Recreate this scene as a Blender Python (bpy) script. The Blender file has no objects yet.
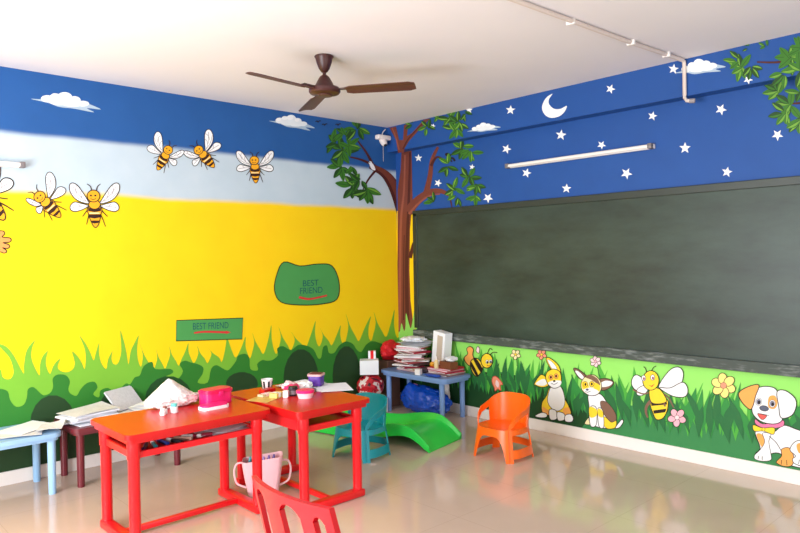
import bpy, bmesh, math, random
from mathutils import Vector, Matrix, noise
from mathutils.geometry import delaunay_2d_cdt
R = math.radians
C = bpy.context.scene.collection
SC = bpy.context.scene

# ------------------------------------------------------------------ camera, world, light, exposure
F, YAW, PITCH, ROLL = 676.694, 0.822609, -0.012054, -0.017539
CAM = Vector((-4.4738, -4.8540, 1.3953))
H = 2.655           # ceiling height
BD = 0.105          # beam depth on the right wall
BZ = 2.415          # beam underside
FW = Vector((math.cos(YAW)*math.cos(PITCH), math.sin(YAW)*math.cos(PITCH), math.sin(PITCH)))
RT0 = Vector((math.sin(YAW), -math.cos(YAW), 0)); UP0 = RT0.cross(FW)
RT = RT0*math.cos(ROLL) + UP0*math.sin(ROLL)
UP = -RT0*math.sin(ROLL) + UP0*math.cos(ROLL)
cam_d = bpy.data.cameras.new('camera'); cam = bpy.data.objects.new('camera', cam_d); C.objects.link(cam)
cam_d.sensor_width = 36; cam_d.lens = F/800*36; cam_d.clip_start = .05
M = Matrix((RT, UP, -FW)).transposed().to_4x4(); M.translation = CAM
cam.matrix_world = M
SC.camera = cam

world = bpy.data.worlds.new('daylight'); SC.world = world; world.use_nodes = True
wn = world.node_tree.nodes; wn['Background'].inputs[0].default_value = (.93, .96, 1, 1); wn['Background'].inputs[1].default_value = 1.0

def area(name, loc, aim, sx, sy, power, col=(1, 1, 1)):
    d = bpy.data.lights.new(name, 'AREA'); d.shape = 'RECTANGLE'; d.size = sx; d.size_y = sy; d.energy = power; d.color = col
    o = bpy.data.objects.new(name, d); C.objects.link(o); o.location = loc
    o.rotation_euler = (Vector(aim) - Vector(loc)).to_track_quat('-Z', 'Y').to_euler()
    return o
# daylight through the window wall on the left and the open doorway behind the camera
area('window_daylight', (-5.75, -2.3, 1.45), (-1.5, -2.0, .9), 3.2, 1.5, 120, (.90, .95, 1))
area('ground_bounce_daylight', (-5.75, -2.4, .75), (-3.2, -2.0, 2.6), 1.9, .55, 95, (.90, .94, 1))
area('rear_daylight', (-2.6, -6.45, 1.5), (-1.4, -1.0, 1.1), 3.6, 1.6, 42, (.93, .96, 1))
vs = SC.view_settings; vs.view_transform = 'Standard'; vs.look = 'None'; vs.gamma = 1; vs.use_curve_mapping = False
vs.exposure = 0.2

# ------------------------------------------------------------------ helpers
def lin(c):
    return tuple(((x/255)/12.92 if x/255 <= .04045 else ((x/255+.055)/1.055)**2.4) for x in c) + (1,)
MATS = {}
def mat(name, rgb, rough=.5, var=.06, scale=9, spec=.5, bump=0, bscale=30, metal=0, coat=0, trans=0):
    """procedural material: base colour mottled by a noise texture, optional bump"""
    if name in MATS: return MATS[name]
    m = bpy.data.materials.new(name); m.use_nodes = True; nt = m.node_tree; b = nt.nodes['Principled BSDF']
    tc = nt.nodes.new('ShaderNodeTexCoord'); n = nt.nodes.new('ShaderNodeTexNoise'); n.inputs['Scale'].default_value = scale; n.inputs['Detail'].default_value = 3
    nt.links.new(tc.outputs['Object'], n.inputs['Vector'])
    r = nt.nodes.new('ShaderNodeMix'); r.data_type = 'RGBA'
    c = lin(rgb)
    r.inputs[6].default_value = tuple(x*(1-var) for x in c[:3]) + (1,); r.inputs[7].default_value = tuple(min(1, x*(1+var)) for x in c[:3]) + (1,)
    nt.links.new(n.outputs[0], r.inputs[0]); nt.links.new(r.outputs[2], b.inputs['Base Color'])
    b.inputs['Roughness'].default_value = rough; b.inputs['Specular IOR Level'].default_value = spec; b.inputs['Metallic'].default_value = metal
    b.inputs['Coat Weight'].default_value = coat
    if trans: b.inputs['Transmission Weight'].default_value = trans
    if bump:
        n2 = nt.nodes.new('ShaderNodeTexNoise'); n2.inputs['Scale'].default_value = bscale; n2.inputs['Detail'].default_value = 4
        bp = nt.nodes.new('ShaderNodeBump'); bp.inputs['Strength'].default_value = bump; bp.inputs['Distance'].default_value = .02
        nt.links.new(tc.outputs['Object'], n2.inputs['Vector']); nt.links.new(n2.outputs[0], bp.inputs['Height']); nt.links.new(bp.outputs[0], b.inputs['Normal'])
    MATS[name] = m; return m

def obj(name, bm, mats, parent=None, smooth=True, label=None):
    me = bpy.data.meshes.new(name)
    bmesh.ops.recalc_face_normals(bm, faces=bm.faces[:])
    bm.to_mesh(me); bm.free()
    for m in (mats if isinstance(mats, (list, tuple)) else [mats]): me.materials.append(m)
    if smooth:
        me.shade_smooth(); me.set_sharp_from_angle(angle=R(35))
    o = bpy.data.objects.new(name, me); C.objects.link(o)
    if parent: o.parent = parent
    if label: o['label'] = label
    return o
def tag(o, label, cat, group=None):
    o['label'] = label; o['category'] = cat
    if group: o['group'] = group
    return o
def thing(name, label, cat, loc=(0, 0, 0), rz=0, group=None):
    o = bpy.data.objects.new(name, None); C.objects.link(o); o.empty_display_size = .1
    o.location = loc; o.rotation_euler = (0, 0, rz); return tag(o, label, cat, group)
def struct(name, bm, mats, smooth=False):
    o = obj(name, bm, mats, None, smooth); o['kind'] = 'structure'; return o
def dup(root, loc, rz, label, group=None):
    r = root.copy(); C.objects.link(r); r.location = loc; r.rotation_euler = (0, 0, rz); r['label'] = label
    if group: r['group'] = group
    for ch in list(root.children):
        c = ch.copy(); C.objects.link(c); c.parent = r
        for g in ch.children:
            d = g.copy(); C.objects.link(d); d.parent = c
    return r
def nb(): return bmesh.new()
def box(bm, c, s, rz=0, bev=0, mi=0, mtx=None, seg=2):
    g = bmesh.ops.create_cube(bm, size=1); v = g['verts']
    T = Matrix.Translation(c) @ Matrix.Rotation(rz, 4, 'Z')
    if mtx is not None: T = mtx @ T
    for x in v: x.co = T @ Vector((x.co.x*s[0], x.co.y*s[1], x.co.z*s[2]))
    fs = {f for x in v for f in x.link_faces}
    for f in fs: f.material_index = mi
    if bev:
        es = {e for f in fs for e in f.edges}
        r = bmesh.ops.bevel(bm, geom=list(es), offset=bev, segments=seg, affect='EDGES', profile=.5)
        for f in r['faces']: f.material_index = mi
def lathe(bm, prof, c=(0, 0, 0), seg=24, mi=0, sx=1, sy=1, mtx=None):
    rings = []
    c = Vector(c)
    for r, z in prof:
        ring = []
        for k in range(seg):
            a = 2*math.pi*k/seg; p = c + Vector((r*sx*math.cos(a), r*sy*math.sin(a), z))
            ring.append(bm.verts.new(mtx @ p if mtx is not None else p))
        rings.append(ring)
    for a, b in zip(rings, rings[1:]):
        for k in range(seg):
            f = bm.faces.new((a[k], a[(k+1) % seg], b[(k+1) % seg], b[k])); f.material_index = mi
    for ring in (rings[0], rings[-1]):
        f = bm.faces.new(ring); f.material_index = mi
def tube(bm, pts, r, seg=8, mi=0):
    pts = [Vector(p) for p in pts]; rings = []; ref = Vector((.13, .31, .94)).normalized()
    for i, p in enumerate(pts):
        t = (pts[min(i+1, len(pts)-1)] - pts[max(i-1, 0)]).normalized()
        u = t.cross(ref)
        if u.length < .05: u = t.cross(Vector((1, 0, 0)))
        u.normalize(); w = t.cross(u); rr = r[i] if isinstance(r, (list, tuple)) else r
        rings.append([bm.verts.new(p + (u*math.cos(2*math.pi*k/seg) + w*math.sin(2*math.pi*k/seg))*rr) for k in range(seg)])
    for a, b in zip(rings, rings[1:]):
        for k in range(seg):
            f = bm.faces.new((a[k], a[(k+1) % seg], b[(k+1) % seg], b[k])); f.material_index = mi
    for ring in (rings[0], rings[-1]):
        f = bm.faces.new(ring); f.material_index = mi
def prism(bm, pts, z0, z1, mi=0):
    a = [bm.verts.new((x, y, z0)) for x, y in pts]; b = [bm.verts.new((x, y, z1)) for x, y in pts]; n = len(pts)
    fs = [bm.faces.new(a), bm.faces.new(b)] + [bm.faces.new((a[k], a[(k+1) % n], b[(k+1) % n], b[k])) for k in range(n)]
    for f in fs: f.material_index = mi
def rrect(w, h, r, n=5):
    o = []
    for cx, cy, a0 in ((w/2-r, h/2-r, 0), (-w/2+r, h/2-r, 90), (-w/2+r, -h/2+r, 180), (w/2-r, -h/2+r, 270)):
        for k in range(n+1):
            a = R(a0+90*k/n); o.append((cx+r*math.cos(a), cy+r*math.sin(a)))
    return o
def sheet(bm, w, h, bend=.0, curl=.0, n=6, mi=0, t=.0012, mtx=None, seed=0):
    """a sheet of paper with a little bend and thickness"""
    top, bot = [], []
    for i in range(n+1):
        ra, rb = [], []
        for j in range(n+1):
            x = (i/n-.5)*w; y = (j/n-.5)*h
            z = bend*.5*math.sin(math.pi*i/n) + curl*(i/n)**3*(j/n)**2 + .15*bend*noise.noise(Vector((x*9+seed, y*9, seed)))
            z = max(z, 0)
            p = Vector((x, y, z+t)); q = Vector((x, y, z))
            ra.append(bm.verts.new(mtx @ p if mtx is not None else p)); rb.append(bm.verts.new(mtx @ q if mtx is not None else q))
        top.append(ra); bot.append(rb)
    for i in range(n):
        for j in range(n):
            for g in (top, bot):
                f = bm.faces.new((g[i][j], g[i+1][j], g[i+1][j+1], g[i][j+1])); f.material_index = mi
    for i in range(n):
        for (a, b, c, d) in ((top[i][0], top[i+1][0], bot[i+1][0], bot[i][0]), (top[i][n], top[i+1][n], bot[i+1][n], bot[i][n]),
                             (top[0][i], top[0][i+1], bot[0][i+1], bot[0][i]), (top[n][i], top[n][i+1], bot[n][i+1], bot[n][i])):
            bm.faces.new((a, b, c, d)).material_index = mi
def lump(bm, c, s, amp=.25, freq=3, seed=0, sub=4, flat=True, mi=0, ridge=0):
    """crumpled bag: a displaced sphere resting on z=0"""
    g = bmesh.ops.create_icosphere(bm, subdivisions=sub, radius=1)
    for v in g['verts']:
        d = v.co.normalized()
        k = 1 + amp*noise.fractal(d*freq + Vector((seed, seed*.7, 0)), .8, 2.1, 3)
        if ridge: k += ridge*(1-abs(noise.noise(d*freq*2.2 + Vector((seed+9, 0, seed))))*2)
        p = d*k
        v.co = Vector((c[0]+p.x*s[0], c[1]+p.y*s[1], c[2]+s[2]+p.z*s[2]))
        if flat and v.co.z < c[2]: v.co.z = c[2]+.0005
    for f in bm.faces: f.material_index = f.material_index if f.material_index else mi

# ------------------------------------------------------------------ paint and surface materials
def gradient_wall(name, stops, wob=.05, soft=.02, rough=.55):
    """wall paint in horizontal bands: stops = [(z, rgb)], colour above each z"""
    m = bpy.data.materials.new(name); m.use_nodes = True; nt = m.node_tree; b = nt.nodes['Principled BSDF']
    tc = nt.nodes.new('ShaderNodeTexCoord'); sp = nt.nodes.new('ShaderNodeSeparateXYZ'); nt.links.new(tc.outputs['Object'], sp.inputs[0])
    n = nt.nodes.new('ShaderNodeTexNoise'); n.inputs['Scale'].default_value = 1.6; n.inputs['Detail'].default_value = 3; nt.links.new(tc.outputs['Object'], n.inputs['Vector'])
    ma = nt.nodes.new('ShaderNodeMath'); ma.operation = 'MULTIPLY_ADD'; nt.links.new(n.outputs[0], ma.inputs[0]); ma.inputs[1].default_value = wob; ma.inputs[2].default_value = -wob/2
    ad = nt.nodes.new('ShaderNodeMath'); ad.operation = 'ADD'; nt.links.new(sp.outputs[2], ad.inputs[0]); nt.links.new(ma.outputs[0], ad.inputs[1])
    dv = nt.nodes.new('ShaderNodeMath'); dv.operation = 'DIVIDE'; nt.links.new(ad.outputs[0], dv.inputs[0]); dv.inputs[1].default_value = H
    cr = nt.nodes.new('ShaderNodeValToRGB'); nt.links.new(dv.outputs[0], cr.inputs[0])
    el = cr.color_ramp.elements
    el[0].position = 0; el[0].color = lin(stops[0][1]); el.remove(el[1])
    for (z, c), (_, p) in zip(stops[1:], stops):
        e = el.new((z-soft)/H); e.color = lin(p); e = el.new((z+soft)/H); e.color = lin(c)
    n2 = nt.nodes.new('ShaderNodeTexNoise'); n2.inputs['Scale'].default_value = 5; n2.inputs['Detail'].default_value = 5; nt.links.new(tc.outputs['Object'], n2.inputs['Vector'])
    mx = nt.nodes.new('ShaderNodeMix'); mx.data_type = 'RGBA'; mx.blend_type = 'OVERLAY'; mx.inputs[0].default_value = .12
    nt.links.new(cr.outputs[0], mx.inputs[6]); nt.links.new(n2.outputs[0], mx.inputs[7]); nt.links.new(mx.outputs[2], b.inputs['Base Color'])
    b.inputs['Roughness'].default_value = rough; b.inputs['Specular IOR Level'].default_value = .3
    return m
YEL, PALE, BLU = (248, 206, 12), (188, 204, 214), (34, 86, 150)
NBLU = (32, 78, 148)
m_wl = gradient_wall('painted_sky_wall', [(0, YEL), (1.872, PALE), (2.245, BLU)], .05, .018)
m_wr = gradient_wall('painted_night_wall', [(0, (150, 226, 104)), (1.2, NBLU)], .0, .01)
m_beam = mat('night_blue_paint', NBLU, .55, .08, 4, .3)
m_ceil = mat('ceiling_white_paint', (232, 227, 229), .8, .025, 2.5, .2)
m_white_wall = mat('white_wall_paint', (232, 228, 220), .8, .02, 3, .2)
m_skirt = mat('skirting_tile', (242, 234, 228), .25, .03, 5)

def floor_mat():
    m = bpy.data.materials.new('polished_floor_tile'); m.use_nodes = True; nt = m.node_tree; b = nt.nodes['Principled BSDF']
    tc = nt.nodes.new('ShaderNodeTexCoord'); n = nt.nodes.new('ShaderNodeTexNoise'); n.inputs['Scale'].default_value = 2.2; n.inputs['Detail'].default_value = 6
    br = nt.nodes.new('ShaderNodeTexBrick'); br.offset = 0; br.inputs['Scale'].default_value = 1; br.inputs['Brick Width'].default_value = .6; br.inputs['Row Height'].default_value = .6
    br.inputs['Mortar Size'].default_value = .0012; br.inputs['Color1'].default_value = (1, 1, 1, 1); br.inputs['Color2'].default_value = (1, 1, 1, 1); br.inputs['Mortar'].default_value = (.8, .78, .75, 1)
    nt.links.new(tc.outputs['Object'], n.inputs['Vector']); nt.links.new(tc.outputs['Object'], br.inputs['Vector'])
    mx = nt.nodes.new('ShaderNodeMix'); mx.data_type = 'RGBA'; mx.inputs[6].default_value = lin((196, 170, 150)); mx.inputs[7].default_value = lin((212, 188, 170))
    nt.links.new(n.outputs[0], mx.inputs[0])
    ml = nt.nodes.new('ShaderNodeMix'); ml.data_type = 'RGBA'; ml.blend_type = 'MULTIPLY'; ml.inputs[0].default_value = 1
    nt.links.new(mx.outputs[2], ml.inputs[6]); nt.links.new(br.outputs[0], ml.inputs[7]); nt.links.new(ml.outputs[2], b.inputs['Base Color'])
    b.inputs['Roughness'].default_value = .11; b.inputs['Specular IOR Level'].default_value = .7
    return m
m_floor = floor_mat()

def board_mat():
    m = bpy.data.materials.new('green_chalkboard'); m.use_nodes = True; nt = m.node_tree; b = nt.nodes['Principled BSDF']
    tc = nt.nodes.new('ShaderNodeTexCoord'); mp = nt.nodes.new('ShaderNodeMapping'); mp.inputs['Scale'].default_value = (1, .8, 2.4)
    n = nt.nodes.new('ShaderNodeTexNoise'); n.inputs['Scale'].default_value = 1.7; n.inputs['Detail'].default_value = 7; n.inputs['Roughness'].default_value = .65
    nt.links.new(tc.outputs['Object'], mp.inputs[0]); nt.links.new(mp.outputs[0], n.inputs['Vector'])
    cr = nt.nodes.new('ShaderNodeValToRGB'); cr.color_ramp.elements[0].position = .3; cr.color_ramp.elements[1].position = .75
    cr.color_ramp.elements[0].color = lin((34, 45, 38)); cr.color_ramp.elements[1].color = lin((60, 77, 67))
    nt.links.new(n.outputs[0], cr.inputs[0]); nt.links.new(cr.outputs[0], b.inputs['Base Color']); b.inputs['Roughness'].default_value = .38
    b.inputs['Specular IOR Level'].default_value = .35
    return m
m_board = board_mat()
m_frame = mat('board_frame_dark_green', (38, 48, 40), .4, .15, 6)
def dusty():
    m = bpy.data.materials.new('chalk_dusted_ledge'); m.use_nodes = True; nt = m.node_tree; b = nt.nodes['Principled BSDF']
    tc = nt.nodes.new('ShaderNodeTexCoord'); mp = nt.nodes.new('ShaderNodeMapping'); mp.inputs['Scale'].default_value = (3, 3, 14)
    n = nt.nodes.new('ShaderNodeTexNoise'); n.inputs['Scale'].default_value = 3.3; n.inputs['Detail'].default_value = 6
    nt.links.new(tc.outputs['Object'], mp.inputs[0]); nt.links.new(mp.outputs[0], n.inputs['Vector'])
    cr = nt.nodes.new('ShaderNodeValToRGB'); cr.color_ramp.elements[0].position = .5; cr.color_ramp.elements[1].position = .85
    cr.color_ramp.elements[0].color = lin((62, 72, 66)); cr.color_ramp.elements[1].color = lin((150, 156, 154))
    nt.links.new(n.outputs[0], cr.inputs[0]); nt.links.new(cr.outputs[0], b.inputs['Base Color']); b.inputs['Roughness'].default_value = .6
    return m
m_ledge = dusty()

# ------------------------------------------------------------------ room shell
X0, Y0 = -5.6, -6.3
bm = nb(); box(bm, ((X0)/2, Y0/2, -.05), (-X0+.3, -Y0+.3, .1)); floor = struct('floor', bm, m_floor)
bm = nb(); box(bm, (X0/2, Y0/2, H+.05), (-X0+.3, -Y0+.3, .1)); ceiling = struct('ceiling', bm, m_ceil)
bm = nb(); box(bm, (X0/2, .05, H/2), (-X0, .1, H)); wall_left = struct('wall_left', bm, m_wl); 
# put object origins so that the shader's z is measured from the floor
bm = nb(); box(bm, (.05, Y0/2+.05, H/2), (.1, -Y0+.1, H)); wall_right = struct('wall_right', bm, m_wr)
bm = nb(); box(bm, (-BD/2, Y0/2, (H+BZ)/2), (BD, -Y0, H-BZ)); beam = struct('trim_1', bm, m_beam)
# window wall (left of the camera) with one long opening, and rear wall with one opening
def wall_open(name, axis, pos, lo, hi, a0, a1, z0, z1):
    bm = nb()
    def piece(p, q, za, zb):
        c = (p+q)/2
        if axis == 'x': box(bm, (pos, c, (za+zb)/2), (.12, q-p, zb-za))
        else: box(bm, (c, pos, (za+zb)/2), (q-p, .12, zb-za))
    piece(lo, a0, 0, H); piece(a1, hi, 0, H); piece(a0, a1, 0, z0); piece(a0, a1, z1, H)
    return struct(name, bm, m_white_wall)
wall_open('wall_window_side', 'x', X0-.06, Y0, 0, -4.5, -.9, .4, 2.25)
wall_open('wall_rear', 'y', Y0-.06, X0, 0, -4.5, -.7, .6, 2.3)
# skirting
bm = nb(); box(bm, (X0/2, -.006, .0435), (-X0, .012, .087), bev=.002); struct('baseboard_left', bm, m_skirt)
bm = nb(); box(bm, (-.006, Y0/2-.006, .0435), (.012, -Y0-.012, .087), bev=.002); struct('baseboard_right', bm, m_skirt)

# ------------------------------------------------------------------ the painted mural (flat paint on the walls)
def hit(u, v, ax, val):
    d = FW + RT*((u-400)/F) - UP*((v-266.5)/F); t = (val-CAM[ax])/d[ax]; return CAM + d*t
P = lambda n, c: mat('paint_'+n, c, .55, .05, 12, .3)
INK = P('ink', (38, 24, 20)); WHT = P('white', (240, 240, 240)); BYEL = P('bee_orange', (240, 168, 30)); CREAM = P('cream', (240, 226, 170))
BROWN = P('dark_brown', (52, 24, 18)); G1 = P('light_green', (118, 178, 52)); G2 = P('mid_green', (46, 120, 40)); G3 = P('dark_green', (36, 66, 34)); G4 = P('deep_green', (28, 72, 32))
TRUNK = P('trunk_brown', (116, 58, 44)); TRUNK2 = P('trunk_light', (146, 80, 62)); TRUNK3 = P('trunk_dark', (78, 34, 28))
LF1 = P('leaf_green', (58, 116, 34)); LF2 = P('leaf_light', (108, 158, 56)); LF3 = P('leaf_dark', (34, 72, 26))
N1 = P('grass_light', (78, 172, 62)); N2 = P('grass_mid', (50, 140, 62)); N3 = P('grass_dark', (40, 108, 58)); LAWN = P('lawn_green', (56, 132, 74)); LAWND = P('lawn_dark_green', (28, 72, 36))
YB = P('bright_yellow', (246, 212, 50)); BRN = P('fur_brown', (128, 94, 76)); PINK = P('pink', (240, 178, 190)); ORG = P('soft_orange', (240, 168, 84)); RED = P('red', (205, 48, 50))
CLD = P('cloud_white', (226, 230, 232)); CLD2 = P('cloud_grey', (170, 190, 206)); VEIN = P('wing_vein', (128, 116, 118)); SHIRT = P('sign_green', (74, 150, 78)); TEAL = P('lettering_teal', (14, 84, 90))
EYE = P('eye_grey', (120, 120, 140)); NOSE = P('nose_slate', (86, 92, 112)); LPINK = P('light_pink', (246, 214, 216)); FLESH = P('flesh_orange', (232, 150, 80)); YSTRIP = P('yellow_wall', YEL)
SALMON = P('salmon', (240, 150, 120))

def crom(pts, n=5, closed=True):
    o = []; L = len(pts); rng = range(L) if closed else range(L-1)
    for i in rng:
        g = lambda k: pts[k % L] if closed else pts[min(max(k, 0), L-1)]
        p0, p1, p2, p3 = g(i-1), g(i), g(i+1), g(i+2)
        for k in range(n):
            t = k/n
            o.append(tuple(.5*((2*p1[a]) + (-p0[a]+p2[a])*t + (2*p0[a]-5*p1[a]+4*p2[a]-p3[a])*t*t + (-p0[a]+3*p1[a]-3*p2[a]+p3[a])*t**3) for a in (0, 1)))
    if not closed: o.append(tuple(pts[-1]))
    return o
class Paint:
    """flat painted figure on one wall plane; layers lie fractions of a millimetre apart"""
    def __init__(s, plane='L', base=0): s.bm = nb(); s.mats = []; s.plane = plane; s.k = base*10; s.fix = False
    def at(s, u, v, lay):
        off = .0012 + .00002*lay
        if s.plane == 'L': return hit(u, v, 1, -off)
        if s.plane == 'R': return hit(u, v, 0, -off)
        return hit(u, v, 0, -BD-off)
    def mi(s, m):
        if m not in s.mats: s.mats.append(m)
        return s.mats.index(m)
    def face(s, pts, m):
        if not s.fix: s.k += 1
        if len(pts) > 4:      # concave outlines are filled by a constrained triangulation
            r = delaunay_2d_cdt([Vector(q) for q in pts], [], [list(range(len(pts)))], 1, 1e-4)
            vv = [s.bm.verts.new(s.at(q.x, q.y, s.k)) for q in r[0]]; fl = r[2]
        else: vv = [s.bm.verts.new(s.at(u, v, s.k)) for u, v in pts]; fl = [range(len(pts))]
        for idx in fl:
            try: f = s.bm.faces.new([vv[i] for i in idx])
            except ValueError: continue
            f.material_index = s.mi(m)
    def poly(s, pts, m, smooth=True, line=None, lm=None):
        q = crom(pts, 4) if smooth else pts
        s.face(q, m)
        if line: s.stroke(q + q[:1], line, lm or INK, False)
    def ell(s, c, rx, ry, m, rot=0, line=None, n=18, lm=None):
        a = R(rot)
        q = [(c[0]+rx*math.cos(t)*math.cos(a)-ry*math.sin(t)*math.sin(a), c[1]+rx*math.cos(t)*math.sin(a)+ry*math.sin(t)*math.cos(a)) for t in (2*math.pi*i/n for i in range(n))]
        s.face(q, m)
        if line: s.stroke(q + q[:1], line, lm or INK, False)
    def stroke(s, pts, w, m, smooth=True):
        s.k += 1
        q = crom(pts, 5, False) if smooth else pts
        n = len(q); L = []; Rr = []
        for i in range(n):
            a, b = q[max(i-1, 0)], q[min(i+1, n-1)]
            if not smooth and i in (0, n-1) and math.dist(q[0], q[-1]) < 1e-6: a, b = q[-2], q[1]
            dx, dy = b[0]-a[0], b[1]-a[1]; l = math.hypot(dx, dy) or 1
            ww = (w[0] + (w[1]-w[0])*i/max(n-1, 1) if isinstance(w, (tuple, list)) else w)/2
            L.append(s.bm.verts.new(s.at(q[i][0]-dy/l*ww, q[i][1]+dx/l*ww, s.k))); Rr.append(s.bm.verts.new(s.at(q[i][0]+dy/l*ww, q[i][1]-dx/l*ww, s.k)))
        for i in range(n-1):
            f = s.bm.faces.new((L[i], L[i+1], Rr[i+1], Rr[i])); f.material_index = s.mi(m)
    def done(s, name, label, wall=None):
        wall = wall or {'L': wall_left, 'R': wall_right, 'B': beam}[s.plane]
        return obj(name, s.bm, s.mats, wall, False, label)
def Z(ox, oy, sc): return lambda pts: [(ox + x/sc, oy + y/sc) for x, y in pts]

# --- left wall: light grass with curled blades
p = Paint('L')
z = Z(0, 310, 4.443)
top = z([(-60, 250), (0, 262), (10, 295), (30, 308), (52, 300), (60, 268), (42, 212), (0, 165), (-10, 150), (30, 164), (66, 210), (104, 282), (106, 250), (115, 190), (132, 158), (156, 134), (142, 170), (140, 215), (158, 262), (176, 290),
         (178, 240), (192, 202), (213, 182), (205, 215), (206, 250), (222, 284), (234, 254), (250, 230), (268, 217), (256, 250), (268, 270), (298, 276), (324, 262), (332, 232), (320, 184), (345, 206), (364, 236), (376, 262), (381, 210), (374, 165), (352, 112),
         (382, 152), (404, 196), (416, 224), (426, 190), (440, 146), (440, 190), (450, 235), (472, 262), (480, 220), (500, 182), (495, 215), (505, 240), (525, 235), (539, 180), (534, 90), (551, 140), (562, 190), (571, 242), (580, 185), (596, 150), (616, 112), (610, 160), (612, 215)])
rnd = random.Random(5)
x, tops = 141.0, []
while x < 392:
    by = 372 - (x-100)*.135 + rnd.uniform(-2, 2); hgt = rnd.uniform(12, 30) if x < 235 else rnd.uniform(15, 34); w = rnd.uniform(7, 10); ln = rnd.choice([-1, 1])*rnd.uniform(2, 7)
    tops += [(x, by), (x+w*.35+ln*.25, by-hgt*.5), (x+w*.45+ln, by-hgt), (x+w*.62+ln*.45, by-hgt*.5), (x+w, by-1.5), (x+w+2.5, by+3)]
    x += w+5
tops.append((402, 331))

pts = crom(top + tops, 3, False)
p.face(pts + [(402, 400), (200, 460), (-20, 500)], G1)
p.done('painted_grass', 'light green curling grass blades painted on the yellow wall')
# --- mid green bushes
p = Paint('L', 3)
zz = Z(130, 310, 4.443); z3 = Z(260, 310, 4.443)
bush = z([(-60, 350), (0, 350), (35, 362), (45, 400), (72, 430), (106, 420), (120, 385), (124, 352), (150, 343), (184, 374), (202, 378), (225, 366), (236, 340), (234, 306), (255, 287), (292, 290), (311, 316), (304, 350), (312, 370), (340, 381), (358, 352), (386, 325), (420, 319), (433, 345), (414, 374), (440, 388), (446, 358), (480, 346), (508, 366), (530, 352), (560, 326), (578, 330)])
bush += zz([(20, 300), (44, 290), (60, 250), (98, 230), (112, 262), (180, 262), (190, 280), (150, 300), (160, 320), (210, 308), (235, 272), (220, 240), (245, 225), (270, 233), (300, 240), (325, 255), (322, 285), (300, 322), (345, 322), (360, 262), (385, 245), (420, 264), (440, 265), (470, 228), (480, 204), (510, 194), (530, 212), (535, 262), (568, 268), (565, 240), (588, 222)])
bush += z3([(28, 225), (55, 222), (80, 200), (76, 172), (102, 160), (138, 178), (170, 155), (212, 160), (240, 178), (258, 214), (272, 210), (280, 166), (298, 158), (306, 190), (330, 190), (350, 160), (380, 140), (412, 150), (430, 176), (450, 186), (470, 156), (500, 138), (540, 150), (580, 165), (632, 170)])
p.face(crom(bush, 3, False) + [(402, 400), (200, 460), (-20, 500)], G2)
p.done('painted_bush', 'mid green lobed bushes painted low on the yellow wall')
# --- dark mounds and a partly shaded-in band
p = Paint('L', 6)
p.ell((53, 424), 23, 29, G3); p.ell((117, 405), 17, 14, G3); p.ell((169, 400), 24, 24, G4); p.ell((242, 384), 16, 12, G3); p.ell((301, 378), 17.5, 29, G3); p.ell((346.5, 376), 14, 30, G3)
p.face(crom([(-15, 447), (20, 440), (60, 437), (110, 425), (160, 418), (210, 410), (260, 402), (310, 393), (360, 386), (402, 378)], 3, False) + [(402, 402), (200, 455), (-20, 500)], G3)  # low band: dark mound green, with some shade under the tables painted in
p.done('painted_mound', 'dark green rounded mounds and partly shade-toned band painted at the foot of the yellow wall')
# --- clouds
def cloud(c, w, h, wall, label):
    p = Paint(wall, 2)
    cx, cy = c; sl = .12 if wall == 'L' else -.16
    q = [(-.5, .10), (-.36, .06), (-.30, -.06), (-.2, -.1), (-.12, -.26), (.0, -.32), (.1, -.22), (.2, -.1), (.3, -.02), (.5, .2), (.3, .22), (.4, .38), (.12, .32), (-.1, .32), (-.24, .2)]
    p.poly([(cx+a*w, cy+b*h+sl*a*w) for a, b in q], CLD2)
    for a, b, r1, r2 in [(-.27, .0, .09, .17), (-.15, -.1, .09, .2), (-.02, -.16, .11, .26), (.12, -.08, .09, .2), (.24, .03, .09, .14), (-.08, .08, .16, .16), (.1, .1, .16, .14)]:
        p.ell((cx+a*w, cy+b*h+sl*a*w), r1*w, r2*h, CLD)
    for a, b, r1, r2 in [(-.29, -.05, .05, .09), (-.16, -.18, .06, .12), (-.04, -.25, .07, .14), (.11, -.15, .05, .1)]: p.ell((cx+a*w, cy+b*h+sl*a*w), r1*w, r2*h, WHT)
    return p.done('painted_cloud', label)
cloud((66, 101), 70, 21, 'L', 'small white cloud painted on blue at the upper left')
cloud((292, 122), 46, 17, 'L', 'small white cloud painted on blue below the fan blade')
cloud((484, 127.5), 34, 12, 'B', 'small white cloud painted beside the tree leaves')
cloud((700, 67), 52, 20, 'B', 'wispy white cloud painted behind the white pipe')

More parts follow.
